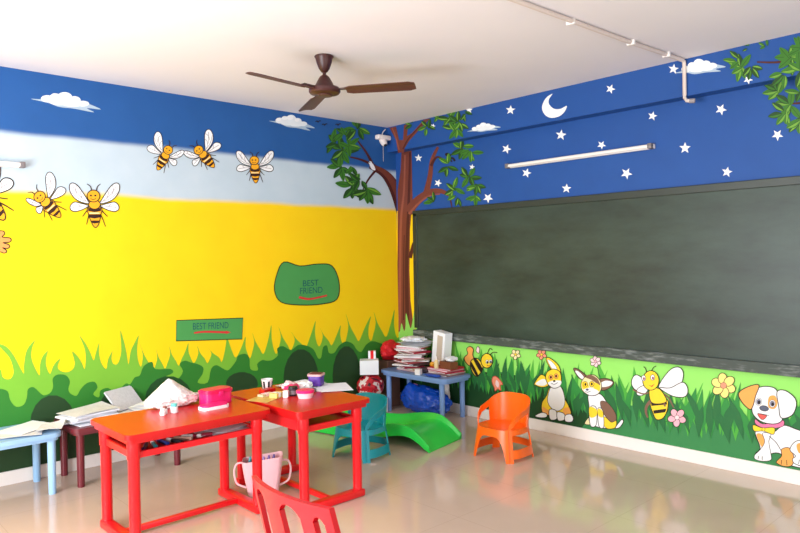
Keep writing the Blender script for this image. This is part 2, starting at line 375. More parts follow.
# --- bees on the left wall
def bee(c, sc, rot, lw, rw, label, hf=1):
    p = Paint('L', 8); a = R(rot); ca, sa = math.cos(a), math.sin(a)
    def T(pts, mx=1): return [(c[0]+sc*(x*mx*ca-y*sa), c[1]+sc*(x*mx*sa+y*ca)) for x, y in pts]
    uw = [(-5, -1), (-12, -2), (-19, -5.5), (-24, -12), (-25, -19), (-22, -21.5), (-17, -19), (-11, -11), (-7, -4.5)]
    lwg = [(-6, 1), (-13, -1), (-20, -2.5), (-24, 1), (-24, 5), (-20, 7), (-14, 5.8), (-8, 3)]
    for side, k in ((1, lw), (-1, rw)):
        f = lambda pts: [(side*(-4 + (x+4)*k), y*(.55+.45*k)) for x, y in pts]
        p.poly(T(f(uw)), WHT, True, .95*sc); p.poly(T(f(lwg)), WHT, True, .95*sc)
        for v in ([(-6, -2), (-14, -8), (-22, -18)], [(-8, -3), (-16, -6), (-23, -12)], [(-12, -6), (-14, -11), (-13, -15)], [(-17, -9), (-19, -14), (-18, -19)], [(-7, 1.5), (-15, 2), (-22, 3)], [(-14, 2), (-17, -1)]):
            p.stroke(T(f(v)), .5*sc, VEIN)
    for v in ([(-6, 4), (-9, 8), (-12, 12)], [(-5, 8), (-6.5, 14), (-8, 20)], [(6, 4), (9, 8), (13, 12)], [(5, 8), (8, 14), (11, 22)], [(-3, -14), (-4, -18), (-7.5, -20.5)], [(2, -14), (3, -18), (6, -20.5)]):
        p.stroke(T(v), (1.2*sc, .7*sc), BROWN)
    p.poly(T([(-6.5, 3), (6.5, 3), (6.2, 11), (4, 20), (1, 23), (-2, 20), (-5.6, 11)]), BYEL, True, .9*sc)
    for b in ([(-6.5, 3.5), (6.5, 3.5), (6.5, 6.5), (0, 7.6), (-6.3, 6.5)], [(-6, 9.8), (6.2, 9.8), (5.6, 13), (0, 14), (-5.2, 13)], [(-4, 16), (4.8, 16), (4, 18.4), (0, 19), (-2.8, 18.4)]):
        p.poly(T(b), BROWN, False)
    p.poly(T([(-5, 8), (5, 8), (5, 9.3), (-5, 9.3)]), CREAM, False)
    p.ell(T([(0, 0)])[0], 5.8*sc, 4.6*sc, BYEL, rot, .9*sc)
    hc = T([(-1, -8.5)])[0]
    p.ell(hc, 6.4*sc, 6*sc, BYEL, rot, .95*sc)
    for e in (-3.6, .8): p.ell(T([(e, -9)])[0], 1.1*sc, .9*sc, BROWN, rot)
    p.stroke(T([(-4, -6), (-1.4, -4.8), (1.4, -6)]), .6*sc, BROWN)
    return p.done('painted_bee', label)
bee((94.5, 204.5), 1, 0, 1, 1, 'front facing bee with spread wings, lowest of the left bees on yellow')
bee((45.5, 202), .92, -42, .5, 1.05, 'bee with raised wings painted left of the front facing yellow wall bee')
bee((-15, 197), 1.3, -38, .5, 1.0, 'bee cut by the left edge of the photo')
bee((165.5, 155.5), .72, 32, 1.15, .75, 'bee with abdomen pointing lower left, first of three upper bees')
bee((203, 154.5), .74, -38, .75, 1.15, 'bee with tall raised wings, middle of three upper bees')
bee((255, 166.5), .72, 0, 1.05, 1.05, 'front facing bee nearest the painted tree')
# hand reaching in from the left edge
p = Paint('L', 8)
zh = Z(0, 150, 4.85)
p.poly(zh([(-120, 420), (-40, 400), (0, 392), (18, 395), (22, 408), (10, 422), (45, 426), (54, 436), (44, 447), (15, 450), (40, 458), (46, 470), (34, 478), (12, 474), (28, 484), (32, 494), (20, 500), (0, 494), (-40, 490), (-120, 480)]), FLESH, True, .9)
p.done('painted_hand', 'orange painted hand entering from the left edge')
# two plain green lettered panels on the yellow wall
def lettering(text, plane, anchor_l, anchor_r, size_px, parent, m, lay=.004):
    cu = bpy.data.curves.new('lettering', 'FONT'); cu.body = text; cu.size = 1; cu.extrude = 0
    t = bpy.data.objects.new('lettering', cu); C.objects.link(t)
    dg = bpy.context.evaluated_depsgraph_get(); me = bpy.data.meshes.new_from_object(t.evaluated_get(dg)); bpy.data.objects.remove(t)
    xs = [v.co.x for v in me.vertices]; ys = [v.co.y for v in me.vertices]; x0, x1, y1 = min(xs), max(xs), max(ys)
    ax = 1 if plane == 'L' else 0
    A, B = hit(*anchor_l, ax, -lay), hit(*anchor_r, ax, -lay); D = hit(anchor_l[0], anchor_l[1]-size_px, ax, -lay)
    for v in me.vertices: v.co = A + (B-A)*((v.co.x-x0)/(x1-x0)) + (D-A)*(v.co.y/y1)
    me.materials.append(m)
    o = bpy.data.objects.new('lettering', me); C.objects.link(o); o.parent = parent; o['label'] = text.lower() + ' lettering in dark teal'
    return o
p = Paint('L', 12)
p.poly([(176.5, 320.5), (243, 318), (242, 339), (176, 341)], SHIRT, False, .8)
p.stroke([(194, 333), (205, 331.8), (228, 332.4)], (1.6, 2.2), RED); p.poly([(226, 330.6), (231, 332.4), (226, 334)], RED, False)
w1 = p.done('painted_panel', 'plain green painted panel lettered best friend above the left table')
lettering('BEST FRIEND', 'L', (193, 329.6), (228.5, 328.2), 6.5, wall_left, TEAL)
p = Paint('L', 12)
p.poly([(284, 262), (300, 266), (318, 264), (332, 266), (339, 282), (337, 299), (322, 304), (300, 305), (281, 302), (274.5, 290), (277, 274)], SHIRT, True, .9)
p.stroke([(299, 297.2), (310, 299), (327, 295.4)], (2.4, 1.6), RED)
p.done('painted_panel', 'rounded green painted panel lettered best friend near the tree')
lettering('BEST', 'L', (303, 286.4), (318.6, 285.4), 6, wall_left, TEAL); lettering('FRIEND', 'L', (300, 294), (322.5, 292.6), 6, wall_left, TEAL)

# --- leaves
def leaf(p, c, L, W, ang, mats):
    a = R(ang); ca, sa = math.cos(a), math.sin(a)
    T = lambda pts: [(c[0]+x*L*ca-y*W*sa, c[1]+x*L*sa+y*W*ca) for x, y in pts]
    p.poly(T([(0, 0), (.3, -.42), (.62, -.44), (1, 0), (.62, .44), (.3, .42)]), mats[0])
    p.poly(T([(.06, 0), (.35, -.3), (.65, -.3), (.94, 0)]), mats[1])
    p.stroke(T([(0, 0), (.95, 0)]), .5, mats[2], False)
def cluster(p, c, r, n, rnd, a0=None, spread=360):
    a0 = rnd.uniform(0, 360) if a0 is None else a0
    for k in range(n):
        leaf(p, (c[0]+rnd.uniform(-2, 2), c[1]+rnd.uniform(-2, 2)), r*rnd.uniform(.8, 1.1)*.95, r*.40, a0+spread*k/n+rnd.uniform(-12, 12), (LF1 if rnd.random() < (.4 if p.plane == 'L' else .6) else LF3, LF2 if rnd.random() < (.18 if p.plane == 'L' else .6) else LF1, LF3))
rl = random.Random(11)
p = Paint('L', 10)
for c, r, n, a0, s in [((342, 150), 17, 7, 0, 360), ((334, 143), 14, 5, 120, 260), ((350, 146), 13, 5, 200, 300), ((357, 128), 14, 6, 20, 320), ((345, 135), 12, 4, 150, 200), ((340, 166), 15, 6, 20, 300), ((352, 168), 11, 3, 60, 120), ((352, 186), 17, 6, 40, 300), ((366, 190), 17, 5, 30, 160), ((360, 180), 13, 4, 60, 200)]:
    cluster(p, c, r, n, rl, a0, s)
p.done('painted_leaves', 'dark green painted leaf clusters on the left wall by the corner')
p = Paint('L', 6)
p.stroke([(404, 212), (397.5, 194), (390, 180), (382, 172), (370, 166)], (15, 5), TRUNK3); p.stroke([(404, 210), (397.5, 192), (390, 178), (382, 170.5), (371, 165.5)], (9, 2.5), TRUNK)
p.stroke([(375, 166), (362, 160), (350, 157)], (3, 1.2), TRUNK3); p.stroke([(373, 165), (366, 152), (357, 140)], (3, 1.2), TRUNK3); p.stroke([(376, 170), (368, 180), (362, 192)], (2.6, 1), TRUNK3)
p.poly([(369, 162), (373, 164), (375.5, 170), (371.5, 169)], WHT); p.ell((370.3, 162.8), 1.6, 1.5, WHT); p.ell((369.8, 162.5), .5, .5, INK)
p.done('painted_branch', 'brown painted branch with a little white bird on the left wall')
p = Paint('L', 6)
for cx, cy in ((318, 122), (324.5, 125), (338, 125)):
    p.stroke([(cx-2.6, cy-.4), (cx-.8, cy-1), (cx, cy+.3), (cx+1.2, cy-1.1), (cx+2.8, cy-1)], .9, INK)
p.done('painted_bird', 'tiny black birds painted on the blue left of the tree')

# --- right wall: yellow strip beside the board, lawn and grass
p = Paint('R', 1)
p.face([(397, 211), (415.2, 211), (415.6, 331), (397, 331)], YSTRIP)
p.done('painted_strip', 'narrow yellow painted strip beside the chalkboard')
p = Paint('R', 2)
def rw(y, z_):   # wall point -> picture pixel of the traced drawing
    v = Vector((0, y, z_))-CAM; d = v.dot(FW); return (400+F*v.dot(RT)/d, 266.5-F*v.dot(UP)/d)
low = [rw(0, .0)] + crom([rw(-.02-.16*k, .40-.035*math.sin(k*1.3)-.06*(k > 8)) for k in range(27)], 3, False) + [rw(-4.2, 0)]
p.face(low, LAWN); p.face([rw(0, 0), rw(0, .36), rw(-.9, .40), rw(-1.55, .42), rw(-1.95, .30), rw(-2.1, .18), rw(-2.0, .05), rw(-1.9, 0)], LAWND)  # lawn, then a darker green stretch from the corner
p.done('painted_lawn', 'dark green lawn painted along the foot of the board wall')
rg = random.Random(3)
p = Paint('R', 6)
for lay, (m_, n, h0, h1) in enumerate([(N1, 70, .24, .36), (N2, 80, .18, .33), (N3, 80, .10, .27)]):
    for k in range(n):
        y = -.03-4.1*(k+rg.random())/n; b = rg.uniform(.27, .36) - (.04 if y < -1.7 else 0); hh = rg.uniform(h0, h1)*.82; w = rg.uniform(.018, .034); ln = rg.uniform(-.09, .09)
        if b+hh > .645: hh = .645-b
        q = [rw(y-w*.25-ln*.3, b-.07), rw(y-w, b+.04), rw(y-w*.9+ln*.25, b+hh*.5), rw(y+ln, b+hh), rw(y+w*.9+ln*.35, b+hh*.5), rw(y+w, b+.04)]
        p.face(q, m_)
p.done('painted_grass', 'tall pointed grass blades painted under the chalkboard')
p = Paint('R', 4)
# left grass tuft around the trunk's foot
p.face(crom([(397.2, 333), (400, 331), (401.5, 323), (404, 331), (405.5, 326), (406, 313), (409, 324), (411, 328), (413, 318), (414.6, 309), (414.5, 325), (416, 333)], 3, False) + [(416, 345), (397.2, 345)], P('tuft_green', (140, 206, 92)))
p.done('painted_tuft', 'pale green grass tuft painted at the foot of the tree trunk')
# --- tree trunk on the board wall and on the beam
p = Paint('R', 1.5)
p.poly([(397.2, 334), (397.3, 300), (397.6, 240), (397.6, 190), (400.6, 170), (401.5, 151), (411.5, 150), (412, 175), (412.5, 200), (410, 230), (409.5, 270), (410.5, 300), (413, 322), (415, 336)], TRUNK, False)
p.stroke([(399.5, 330), (400, 270), (401, 220), (404, 190), (405, 155)], (3, 1.5), TRUNK2); p.stroke([(407.5, 325), (406.5, 270), (408, 220), (409.5, 180), (410, 152)], (4, 1.8), TRUNK3); p.stroke([(403.5, 320), (403.6, 270), (404.2, 235)], (1.4, .8), TRUNK3)
p.stroke([(408, 212), (416, 202), (428, 193), (440, 191), (449, 195)], (10, 3), TRUNK); p.stroke([(409, 214), (417, 205), (428, 196.5), (440, 194)], (2.5, 1), TRUNK2)
p.stroke([(426, 194), (430, 176), (432, 160), (438, 147)], (6, 2.5), TRUNK); p.stroke([(431, 166), (437, 157), (446, 161)], (3, 1), TRUNK3)
p.stroke([(449, 194), (451, 202), (452, 208)], (2, .8), TRUNK3); p.stroke([(410, 258), (413.5, 244), (415, 243)], (4, 2), TRUNK3)
p.stroke([(447, 160), (452, 158), (455, 161)], 2, INK); p.ell((448, 155), 3.2, 2, INK, 20); p.stroke([(449, 157), (452, 162)], 1.2, INK)
p.done('painted_trunk', 'brown painted tree trunk between the corner and the chalkboard')
p = Paint('B', 1.5)
p.poly([(389.5, 127.8), (396, 126.5), (399, 140), (403, 140), (404, 125), (408, 124), (407, 136), (412, 133), (424, 119.5), (430, 118.5), (418, 131), (409, 141), (404.5, 148.5), (404, 152), (398, 153), (396, 140)], TRUNK, False)
p.stroke([(399, 150), (396, 138), (392, 128)], (1.6, .8), TRUNK2); p.stroke([(403, 149), (409, 138), (424, 122)], (1.6, .8), TRUNK3)
p.done('painted_trunk', 'brown painted tree trunk forking on the blue beam')
p = Paint('B', 10)
for c, r, n, a0, s in [((449, 118), 13, 6, 0, 360), ((458, 122), 13, 6, 20, 300), ((427, 128), 10, 5, 30, 320), ((455, 130), 12, 5, 40, 240), ((440, 117), 9, 3, 120, 160), ((412, 125), 9, 3, 160, 150), ((464, 112), 9, 3, 20, 150)]:
    cluster(p, c, r, n, rl, a0, s)
p.done('painted_leaves', 'green painted leaf clusters on the beam over the trunk')
p = Paint('R', 10)
for c, r, n, a0, s in [((462, 148), 13, 6, 0, 330), ((470, 152), 12, 5, 10, 200), ((448, 165), 12, 5, 30, 300), ((469, 178), 13, 6, 0, 360), ((477, 185), 12, 5, 20, 200), ((454, 189), 12, 5, 40, 300), ((474, 196), 11, 4, 40, 180), ((434, 201), 10, 4, 140, 160), ((456, 197), 10, 3, 60, 120)]:
    cluster(p, c, r, n, rl, a0, s)
p.done('painted_leaves', 'green painted leaf clusters on the board wall beside the trunk')
p = Paint('B', 10)
p.stroke([(812, 56), (780, 62), (757, 62)], (3, 1.4), TRUNK3)
for c, r, n, a0, s in [((742, 66), 17, 6, 60, 300), ((752, 68), 15, 4, 0, 180), ((738, 60), 14, 3, 140, 120), ((790, 58), 20, 7, 90, 330), ((800, 70), 20, 5, 60, 260), ((784, 74), 17, 3, 100, 90), ((800, 48), 15, 4, 150, 150), ((766, 44), 8, 3, 150, 160), ((748, 47), 7, 3, 150, 160)]:
    cluster(p, c, r*.95, n, rl, a0, s)
p.done('painted_leaves', 'big green painted leaves on the beam at the right edge')
p = Paint('R', 10)
p.stroke([(812, 100), (800, 103), (784, 104)], (3, 1.4), TRUNK3)
for c, r, n, a0, s in [((778, 92), 19, 5, 140, 180), ((790, 104), 20, 6, 50, 260), ((784, 112), 18, 5, 60, 180), ((800, 118), 20, 4, 40, 160), ((800, 92), 16, 4, 120, 260)]:
    cluster(p, c, r*.95, n, rl, a0, s)
p.done('painted_leaves', 'big green painted leaves on the board wall at the right edge')
# --- stars and moon
def star(c, r, plane, label, a):
    p = Paint(plane, 4); p.face([(c[0]+(r if k % 2 == 0 else r*.42)*math.sin(R(a+36*k)), c[1]-(r if k % 2 == 0 else r*.42)*math.cos(R(a+36*k))) for k in range(10)], WHT)
    return p.done('painted_star', label)
stars_b = [((469, 110), 4, 'by the top leaves of the tree'), ((433, 126), 2.6, 'between leaf clusters on the beam'), ((510.5, 110), 5, 'left of the moon'), ((610.5, 89), 5, 'right of the moon'), ((673.5, 69), 5.4, 'left of the white pipe'), ((748, 79.5), 5, 'below the right edge leaves')]
stars_r = [((418.5, 158), 4, 'right of the trunk'), ((438, 183), 4, 'between the forked branches'), ((472, 167), 3, 'right of the middle leaves'), ((488, 198), 5.2, 'just above the left of the chalkboard'), ((506.5, 149), 5, 'left end of the tube light'), ((561, 135), 5.6, 'above the tube light middle'), ((601.5, 145), 4.6, 'touching the top of the tube light'), ((526.5, 173), 5, 'below the left end of the tube light'), ((566.5, 188.5), 5, 'lowest under the tube light'), ((626.5, 173.5), 6, 'below the right end of the tube light'),
           ((652.5, 116), 5, 'left below the white pipe'), ((685, 148), 6, 'right of the tube light'), ((721, 109.5), 6, 'right of the pipe elbow'), ((727, 172), 5.6, 'above the chalkboard at right'), ((777.5, 135), 6, 'below the leaves at the right edge')]
for i, (c, r, l) in enumerate(stars_b): star(c, r, 'B', 'white painted star ' + l, (i*17) % 30)
for i, (c, r, l) in enumerate(stars_r): star(c, r, 'R', 'white painted star ' + l, (i*23) % 36)
p = Paint('B', 4)
zm = Z(500, 0, 2.667)
p.poly(zm([(140, 250), (122, 262), (112, 285), (118, 304), (134, 314), (156, 311), (172, 298), (178, 282), (162, 290), (144, 290), (131, 278), (131, 264)]), WHT)
p.done('painted_moon', 'white painted crescent moon on the beam')

# --- animals and flowers along the board wall
def flower(c, r, n, m1, m2, label, stem=None, line=.5):
    p = Paint('R', 34)
    if stem: p.stroke([c, ((c[0]+stem[0])/2+.6, (c[1]+stem[1])/2), stem], .7, N3)
    for k in range(n):
        a = 2*math.pi*k/n+.4; p.ell((c[0]+r*.58*math.cos(a), c[1]+r*.58*math.sin(a)), r*.48, r*.38, m1, math.degrees(a), line, 12)
    p.ell(c, r*.26, r*.26, m2, 0, line*.6, 10)
    return p.done('painted_flower', label)
flower((515.5, 354.5), 5, 5, CREAM, YB, 'small cream flower painted above the orange chair', (517, 366))
flower((541.5, 354.5), 5, 5, SALMON, YB, 'small salmon flower painted by the rabbit ear', (541, 368))
flower((595.5, 361.5), 5.4, 6, LPINK, PINK, 'small pale pink flower painted above the calico rabbit', (599, 376))
flower((723.5, 385.5), 12, 6, P('pale_yellow', (246, 226, 130)), SALMON, 'large yellow flower painted left of the puppy', (711, 398), .7)
flower((677, 417.5), 9, 5, PINK, LPINK, 'pink flower painted beside the bee with raised arms', (662, 423), .6)
p = Paint('R', 34); zt = Z(455, 335, 6.667)
p.stroke(zt([(262, 300), (240, 280), (200, 278)]), .7, N3)
p.poly(zt([(250, 285), (270, 275), (300, 300), (318, 330), (302, 335), (305, 370), (285, 358), (268, 374), (262, 350), (248, 315)]), SALMON, True, .6, RED); p.poly(zt([(275, 300), (292, 320), (288, 350), (270, 330)]), LPINK)
p.done('painted_tulip', 'drooping salmon tulip painted above the orange chair')
# smiling bee near the corner table
p = Paint('R', 34)
p.poly(zt([(78, 92), (100, 76), (122, 95), (118, 130), (124, 165), (100, 205), (70, 180), (62, 150), (85, 125)]), ORG, True, .7); p.poly(zt([(140, 105), (152, 75), (164, 95), (158, 122)]), LPINK, True, .5)
p.poly(zt([(108, 170), (140, 155), (165, 170), (186, 205), (178, 240), (150, 274), (125, 262), (104, 215)]), YB, True, .9)
p.poly(zt([(122, 162), (142, 157), (182, 222), (170, 248)]), INK, True); p.poly(zt([(104, 205), (110, 180), (156, 268), (140, 272)]), INK, True)
p.ell(zt([(212, 172)])[0], 5.9, 7.3, YB, 0, .9)
p.stroke(zt([(215, 125), (232, 90), (250, 100)]), .7, INK); p.stroke(zt([(235, 130), (255, 115), (282, 118)]), .7, INK)
for e in ((214, 178), (238, 176)): p.ell(zt([e])[0], 1.5, 1.9, WHT, 0, .3); p.ell(zt([(e[0]+1, e[1]+3)])[0], .9, 1.2, INK)
p.stroke(zt([(212, 200), (226, 206), (240, 196)]), .6, RED)
p.done('painted_bee', 'smiling bee painted behind the corner of the blue table')
# yellow rabbit
z = Z(525, 345, 5.333); p = Paint('R', 34)
p.poly(z([(135, 225), (195, 225), (210, 280), (235, 330), (240, 372), (150, 377), (95, 362), (90, 310), (115, 270)]), YB, True, .7); p.poly(z([(95, 330), (120, 345), (150, 370), (120, 372), (94, 358)]), ORG); p.poly(z([(205, 340), (236, 335), (238, 372), (205, 374)]), ORG)
p.poly(z([(140, 222), (190, 222), (212, 285), (206, 330), (175, 352), (140, 336), (120, 292)]), WHT, True, .5)
for f in ([(55, 376), (90, 360), (116, 368), (112, 386), (70, 386)], [(130, 345), (165, 350), (169, 394), (134, 396)], [(172, 358), (208, 366), (212, 398), (176, 402)], [(215, 375), (245, 370), (258, 395), (245, 411), (214, 406)]): p.poly(z(f), WHT, True, .7)
p.poly(z([(118, 180), (85, 158), (50, 205), (60, 216), (90, 226), (125, 215)]), YB, True, .7); p.poly(z([(108, 184), (86, 184), (56, 207), (90, 218), (116, 208)]), WHT)
p.poly(z([(146, 138), (124, 105), (112, 75), (124, 66), (156, 85), (182, 115), (192, 160), (172, 158)]), YB, True, .7); p.poly(z([(148, 130), (128, 100), (120, 78), (142, 88), (166, 116), (170, 136)]), WHT, True, .3)
p.poly(z([(118, 145), (150, 128), (185, 142), (194, 185), (182, 222), (150, 230), (124, 210), (110, 175)]), YB, True, .7); p.poly(z([(122, 204), (150, 190), (192, 192), (186, 218), (152, 229)]), WHT)
for e in ((138, 172), (166, 166)): p.ell(z([e])[0], 2.2, 2.6, ORG, 0, .3); p.ell(z([e])[0], 1, 1.4, INK)
p.ell(z([(156, 192)])[0], 1.3, 1, INK); p.stroke(z([(140, 204), (156, 210), (174, 200)]), .5, INK)
p.done('painted_rabbit', 'yellow rabbit with one ear up painted beside the orange chair')
# calico rabbit
p = Paint('R', 34)
p.poly(z([(485, 435), (515, 398), (524, 410), (506, 438), (486, 445)]), WHT, True, .7)
p.poly(z([(318, 418), (348, 380), (350, 422)]), CREAM, True, .5)
p.poly(z([(340, 262), (402, 262), (440, 310), (480, 360), (486, 402), (480, 440), (440, 446), (350, 420), (342, 330)]), WHT, True, .7)
p.poly(z([(404, 300), (440, 308), (480, 360), (486, 400), (460, 410), (425, 375), (406, 335)]), BRN, True, .4); p.poly(z([(424, 382), (460, 412), (486, 404), (481, 440), (441, 446), (420, 425)]), YB, True, .4)
for f in ([(345, 335), (380, 335), (380, 425), (348, 428)], [(388, 340), (415, 350), (420, 436), (394, 432)]): p.poly(z(f), WHT, True, .6)
p.poly(z([(345, 330), (382, 345), (380, 378), (347, 385)]), YB); p.poly(z([(388, 340), (412, 350), (416, 385), (392, 378)]), YB)
p.poly(z([(322, 190), (290, 178), (266, 145), (260, 124), (285, 130), (328, 165), (335, 185)]), BRN, True, .7); p.poly(z([(312, 186), (288, 170), (268, 140), (284, 140), (312, 168)]), WHT)
p.poly(z([(388, 190), (430, 178), (472, 196), (458, 224), (420, 242), (400, 232)]), BRN, True, .7); p.poly(z([(402, 206), (430, 190), (466, 198), (450, 218), (408, 224)]), WHT)
p.poly(z([(300, 198), (328, 165), (368, 160), (400, 190), (408, 230), (386, 264), (342, 268), (304, 240)]), CREAM, True, .7); p.poly(z([(322, 172), (345, 158), (385, 178), (402, 215), (376, 200), (350, 184)]), BRN); p.poly(z([(302, 200), (326, 195), (340, 225), (310, 235)]), YB); p.poly(z([(365, 200), (398, 215), (396, 245), (370, 240)]), YB); p.poly(z([(312, 240), (350, 228), (392, 246), (380, 264), (344, 267)]), WHT)
for e in ((322, 210), (356, 208)): p.ell(z([e])[0], 2.3, 2.8, YB, 0, .4); p.ell(z([e])[0], 1, 1.5, INK)
p.ell(z([(332, 238)])[0], 1.5, 1.1, NOSE); p.stroke(z([(322, 248), (334, 252), (350, 246)]), .5, INK)
p.done('painted_rabbit', 'white rabbit with brown and yellow patches painted right of the yellow one')
# upright bee with raised wings
z = Z(640, 330, 3.331); p = Paint('R', 34)
p.poly(z([(62, 192), (95, 138), (125, 123), (143, 138), (140, 172), (118, 196)]), WHT, True, .8); p.poly(z([(64, 192), (100, 193), (142, 174), (159, 196), (150, 222), (108, 220)]), WHT, True, .8)
p.poly(z([(22, 175), (-8, 150), (-24, 158), (-28, 180), (-14, 200), (18, 200)]), WHT, True, .8); p.poly(z([(14, 185), (-8, 196), (-10, 215), (8, 218), (26, 200)]), WHT, True, .6)
p.stroke(z([(22, 140), (18, 128), (12, 122)]), .7, INK); p.stroke(z([(38, 136), (46, 124), (54, 120)]), .7, INK)
p.stroke(z([(36, 205), (15, 213), (-5, 208), (-24, 198)]), (1.6, 1.2), BRN); p.stroke(z([(66, 208), (92, 222), (108, 250), (112, 258)]), (1.8, 1.2), BRN)
p.poly(z([(36, 238), (88, 230), (92, 262), (78, 292), (58, 299), (46, 284)]), YB, True, .8)
p.poly(z([(36, 240), (88, 234), (90, 248), (38, 253)]), INK, False); p.poly(z([(44, 268), (88, 262), (84, 274), (46, 279)]), INK, False)
p.stroke(z([(36, 236), (22, 254), (20, 275), (26, 292)]), (3.4, 1.6), BRN); p.stroke(z([(62, 216), (78, 240), (84, 255)]), (3, 1.6), BRN)
p.poly(z([(32, 198), (60, 194), (78, 212), (88, 238), (60, 246), (36, 238)]), YB, True, .7)
p.ell(z([(36, 168)])[0], 8.2, 9.8, YB, 0, .8)
for e in ((12, 160), (42, 158)): p.ell(z([e])[0], 2.1, 2.8, WHT, 0, .5); p.ell(z([(e[0]+1, e[1]+2)])[0], 1, 1.5, P('eye_red', (150, 60, 80)))
p.poly(z([(26, 182), (38, 186), (50, 178), (40, 190)]), RED, False)
p.done('painted_bee', 'upright bee with large white wings painted right of the rabbits')
# puppy
z = Z(680, 365, 4.842); p = Paint('R', 34)
p.poly(z([(365, 318), (450, 325), (500, 292), (560, 310), (640, 345), (690, 420), (680, 500), (540, 488), (490, 432), (440, 430), (400, 462), (368, 452), (366, 428), (388, 400)]), WHT, True, .9)
p.poly(z([(370, 335), (396, 335), (412, 372), (398, 398), (382, 372)]), ORG); p.poly(z([(400, 330), (440, 335), (430, 370), (440, 430), (440, 460), (400, 466), (364, 456), (362, 436), (388, 410), (410, 372)]), WHT, True, .6)
p.stroke(z([(432, 345), (465, 375), (490, 415)]), .7, INK); p.poly(z([(492, 408), (530, 402), (552, 450), (540, 487), (500, 490), (468, 474), (472, 462), (492, 440)]), ORG, True, .7)
p.poly(z([(532, 410), (560, 370), (610, 370), (660, 430), (650, 500), (560, 480), (545, 455), (560, 440)]), WHT, True, .7); p.poly(z([(565, 385), (600, 380), (610, 430), (575, 425)]), ORG)
p.poly(z([(365, 262), (400, 285), (460, 276), (500, 268), (500, 295), (450, 308), (400, 304), (366, 286)]), P('collar_pink', (226, 120, 160)), True, .6)
p.poly(z([(375, 112), (430, 104), (470, 125), (482, 200), (496, 262), (462, 285), (400, 277), (358, 245), (348, 205), (362, 150)]), WHT, True, .9)
p.poly(z([(382, 97), (330, 105), (284, 136), (300, 180), (336, 214), (352, 202), (366, 150)]), ORG, True, .9); p.poly(z([(470, 130), (510, 124), (556, 160), (562, 202), (540, 245), (490, 256), (478, 200)]), WHT, True, .9)
p.poly(z([(430, 156), (460, 149), (472, 185), (458, 212), (428, 204)]), ORG)
for e in ((381, 178), (447, 187)): p.ell(z([e])[0], 3.1, 3.8, WHT, 0, .4); p.ell(z([e])[0], 2.4, 2.9, EYE); p.ell(z([(e[0]+2, e[1]+3)])[0], 1.4, 1.8, INK)
p.ell(z([(407, 210)])[0], 4.6, 2.7, NOSE, 10, .5)
for a_ in ([(380, 440), (378, 456)], [(398, 442), (398, 460)], [(492, 460), (490, 482)], [(516, 460), (518, 486)], [(578, 458), (574, 480)]): p.stroke(z(a_), .6, INK)
p.poly(z([(376, 236), (400, 240), (420, 246), (404, 264), (388, 258)]), P('mouth_red', (226, 92, 84)), True, .5)
p.stroke(z([(376, 234), (400, 238), (430, 244)]), .6, INK)
p.poly(z([(355, 290), (400, 305), (455, 303), (452, 336), (404, 320), (360, 320)]), YB, True, .6); p.ell(z([(404, 312)])[0], 1.6, 1.9, YB, 0, .4)
p.done('painted_puppy', 'white and orange puppy with pink collar painted at the right edge')

# ------------------------------------------------------------------ chalkboard
BL, BR, ZT, ZB = -.25, -5.3, 1.841, .65
cb = thing('chalkboard', 'long dark green chalkboard on the night sky wall with a chalk dusted ledge', 'chalkboard', (0, (BL+BR)/2, ZB))
yc = 0; L = BL-BR; hh = ZT-ZB
bm = nb(); box(bm, (-.012, 0, hh/2), (.02, L-.06, hh-.06)); b_ = obj('board_surface', bm, m_board, cb, False)
for nm, c, s in [('frame_rail', (-.016, 0, hh-.026), (.028, L, .052)), ('frame_rail', (-.016, L/2-.026, hh/2+.03), (.028, .052, hh-.112)), ('frame_rail', (-.016, -L/2+.026, hh/2+.03), (.028, .052, hh-.112))]:
    bm = nb(); box(bm, c, s, bev=.004); obj(nm, bm, m_frame, cb, False)
bm = nb(); box(bm, (-.026, 0, .035), (.048, L, .07), bev=.004); obj('chalk_ledge', bm, m_ledge, cb, False, 'chalk dusted grey ledge')

# ------------------------------------------------------------------ tube lights
m_tube = mat('white_enamel', (238, 232, 226), .35, .02, 6); m_cap = mat('grey_plastic', (120, 112, 112), .5, .05)
def tube_light(loc, rz, L, label):
    t = thing('tube_light', label, 'light fitting', loc, rz)
    bm = nb(); box(bm, (0, 0, 0), (L, .03, .034), bev=.004); obj('batten', bm, m_tube, t)
    bm = nb(); tube(bm, [(-L/2+.03, -.03, .0), (L/2-.03, -.03, 0)], .0135, 12); obj('tube', bm, m_tube, t)
    for s in (-1, 1):
        bm = nb(); box(bm, (s*(L/2-.016), -.022, 0), (.03, .05, .038), bev=.004); obj('end_cap', bm, m_cap, t)
    return t
# local -y faces the room: left wall as is; board wall turned so that -y points to -x
tube_light((-.016, -2.01, 2.135), R(-90), 1.26, 'white tube light on the night sky wall above the chalkboard')
tube_light((-3.88, -.016, 2.035), 0, 1.22, 'white tube light on the left wall cut by the photo edge')

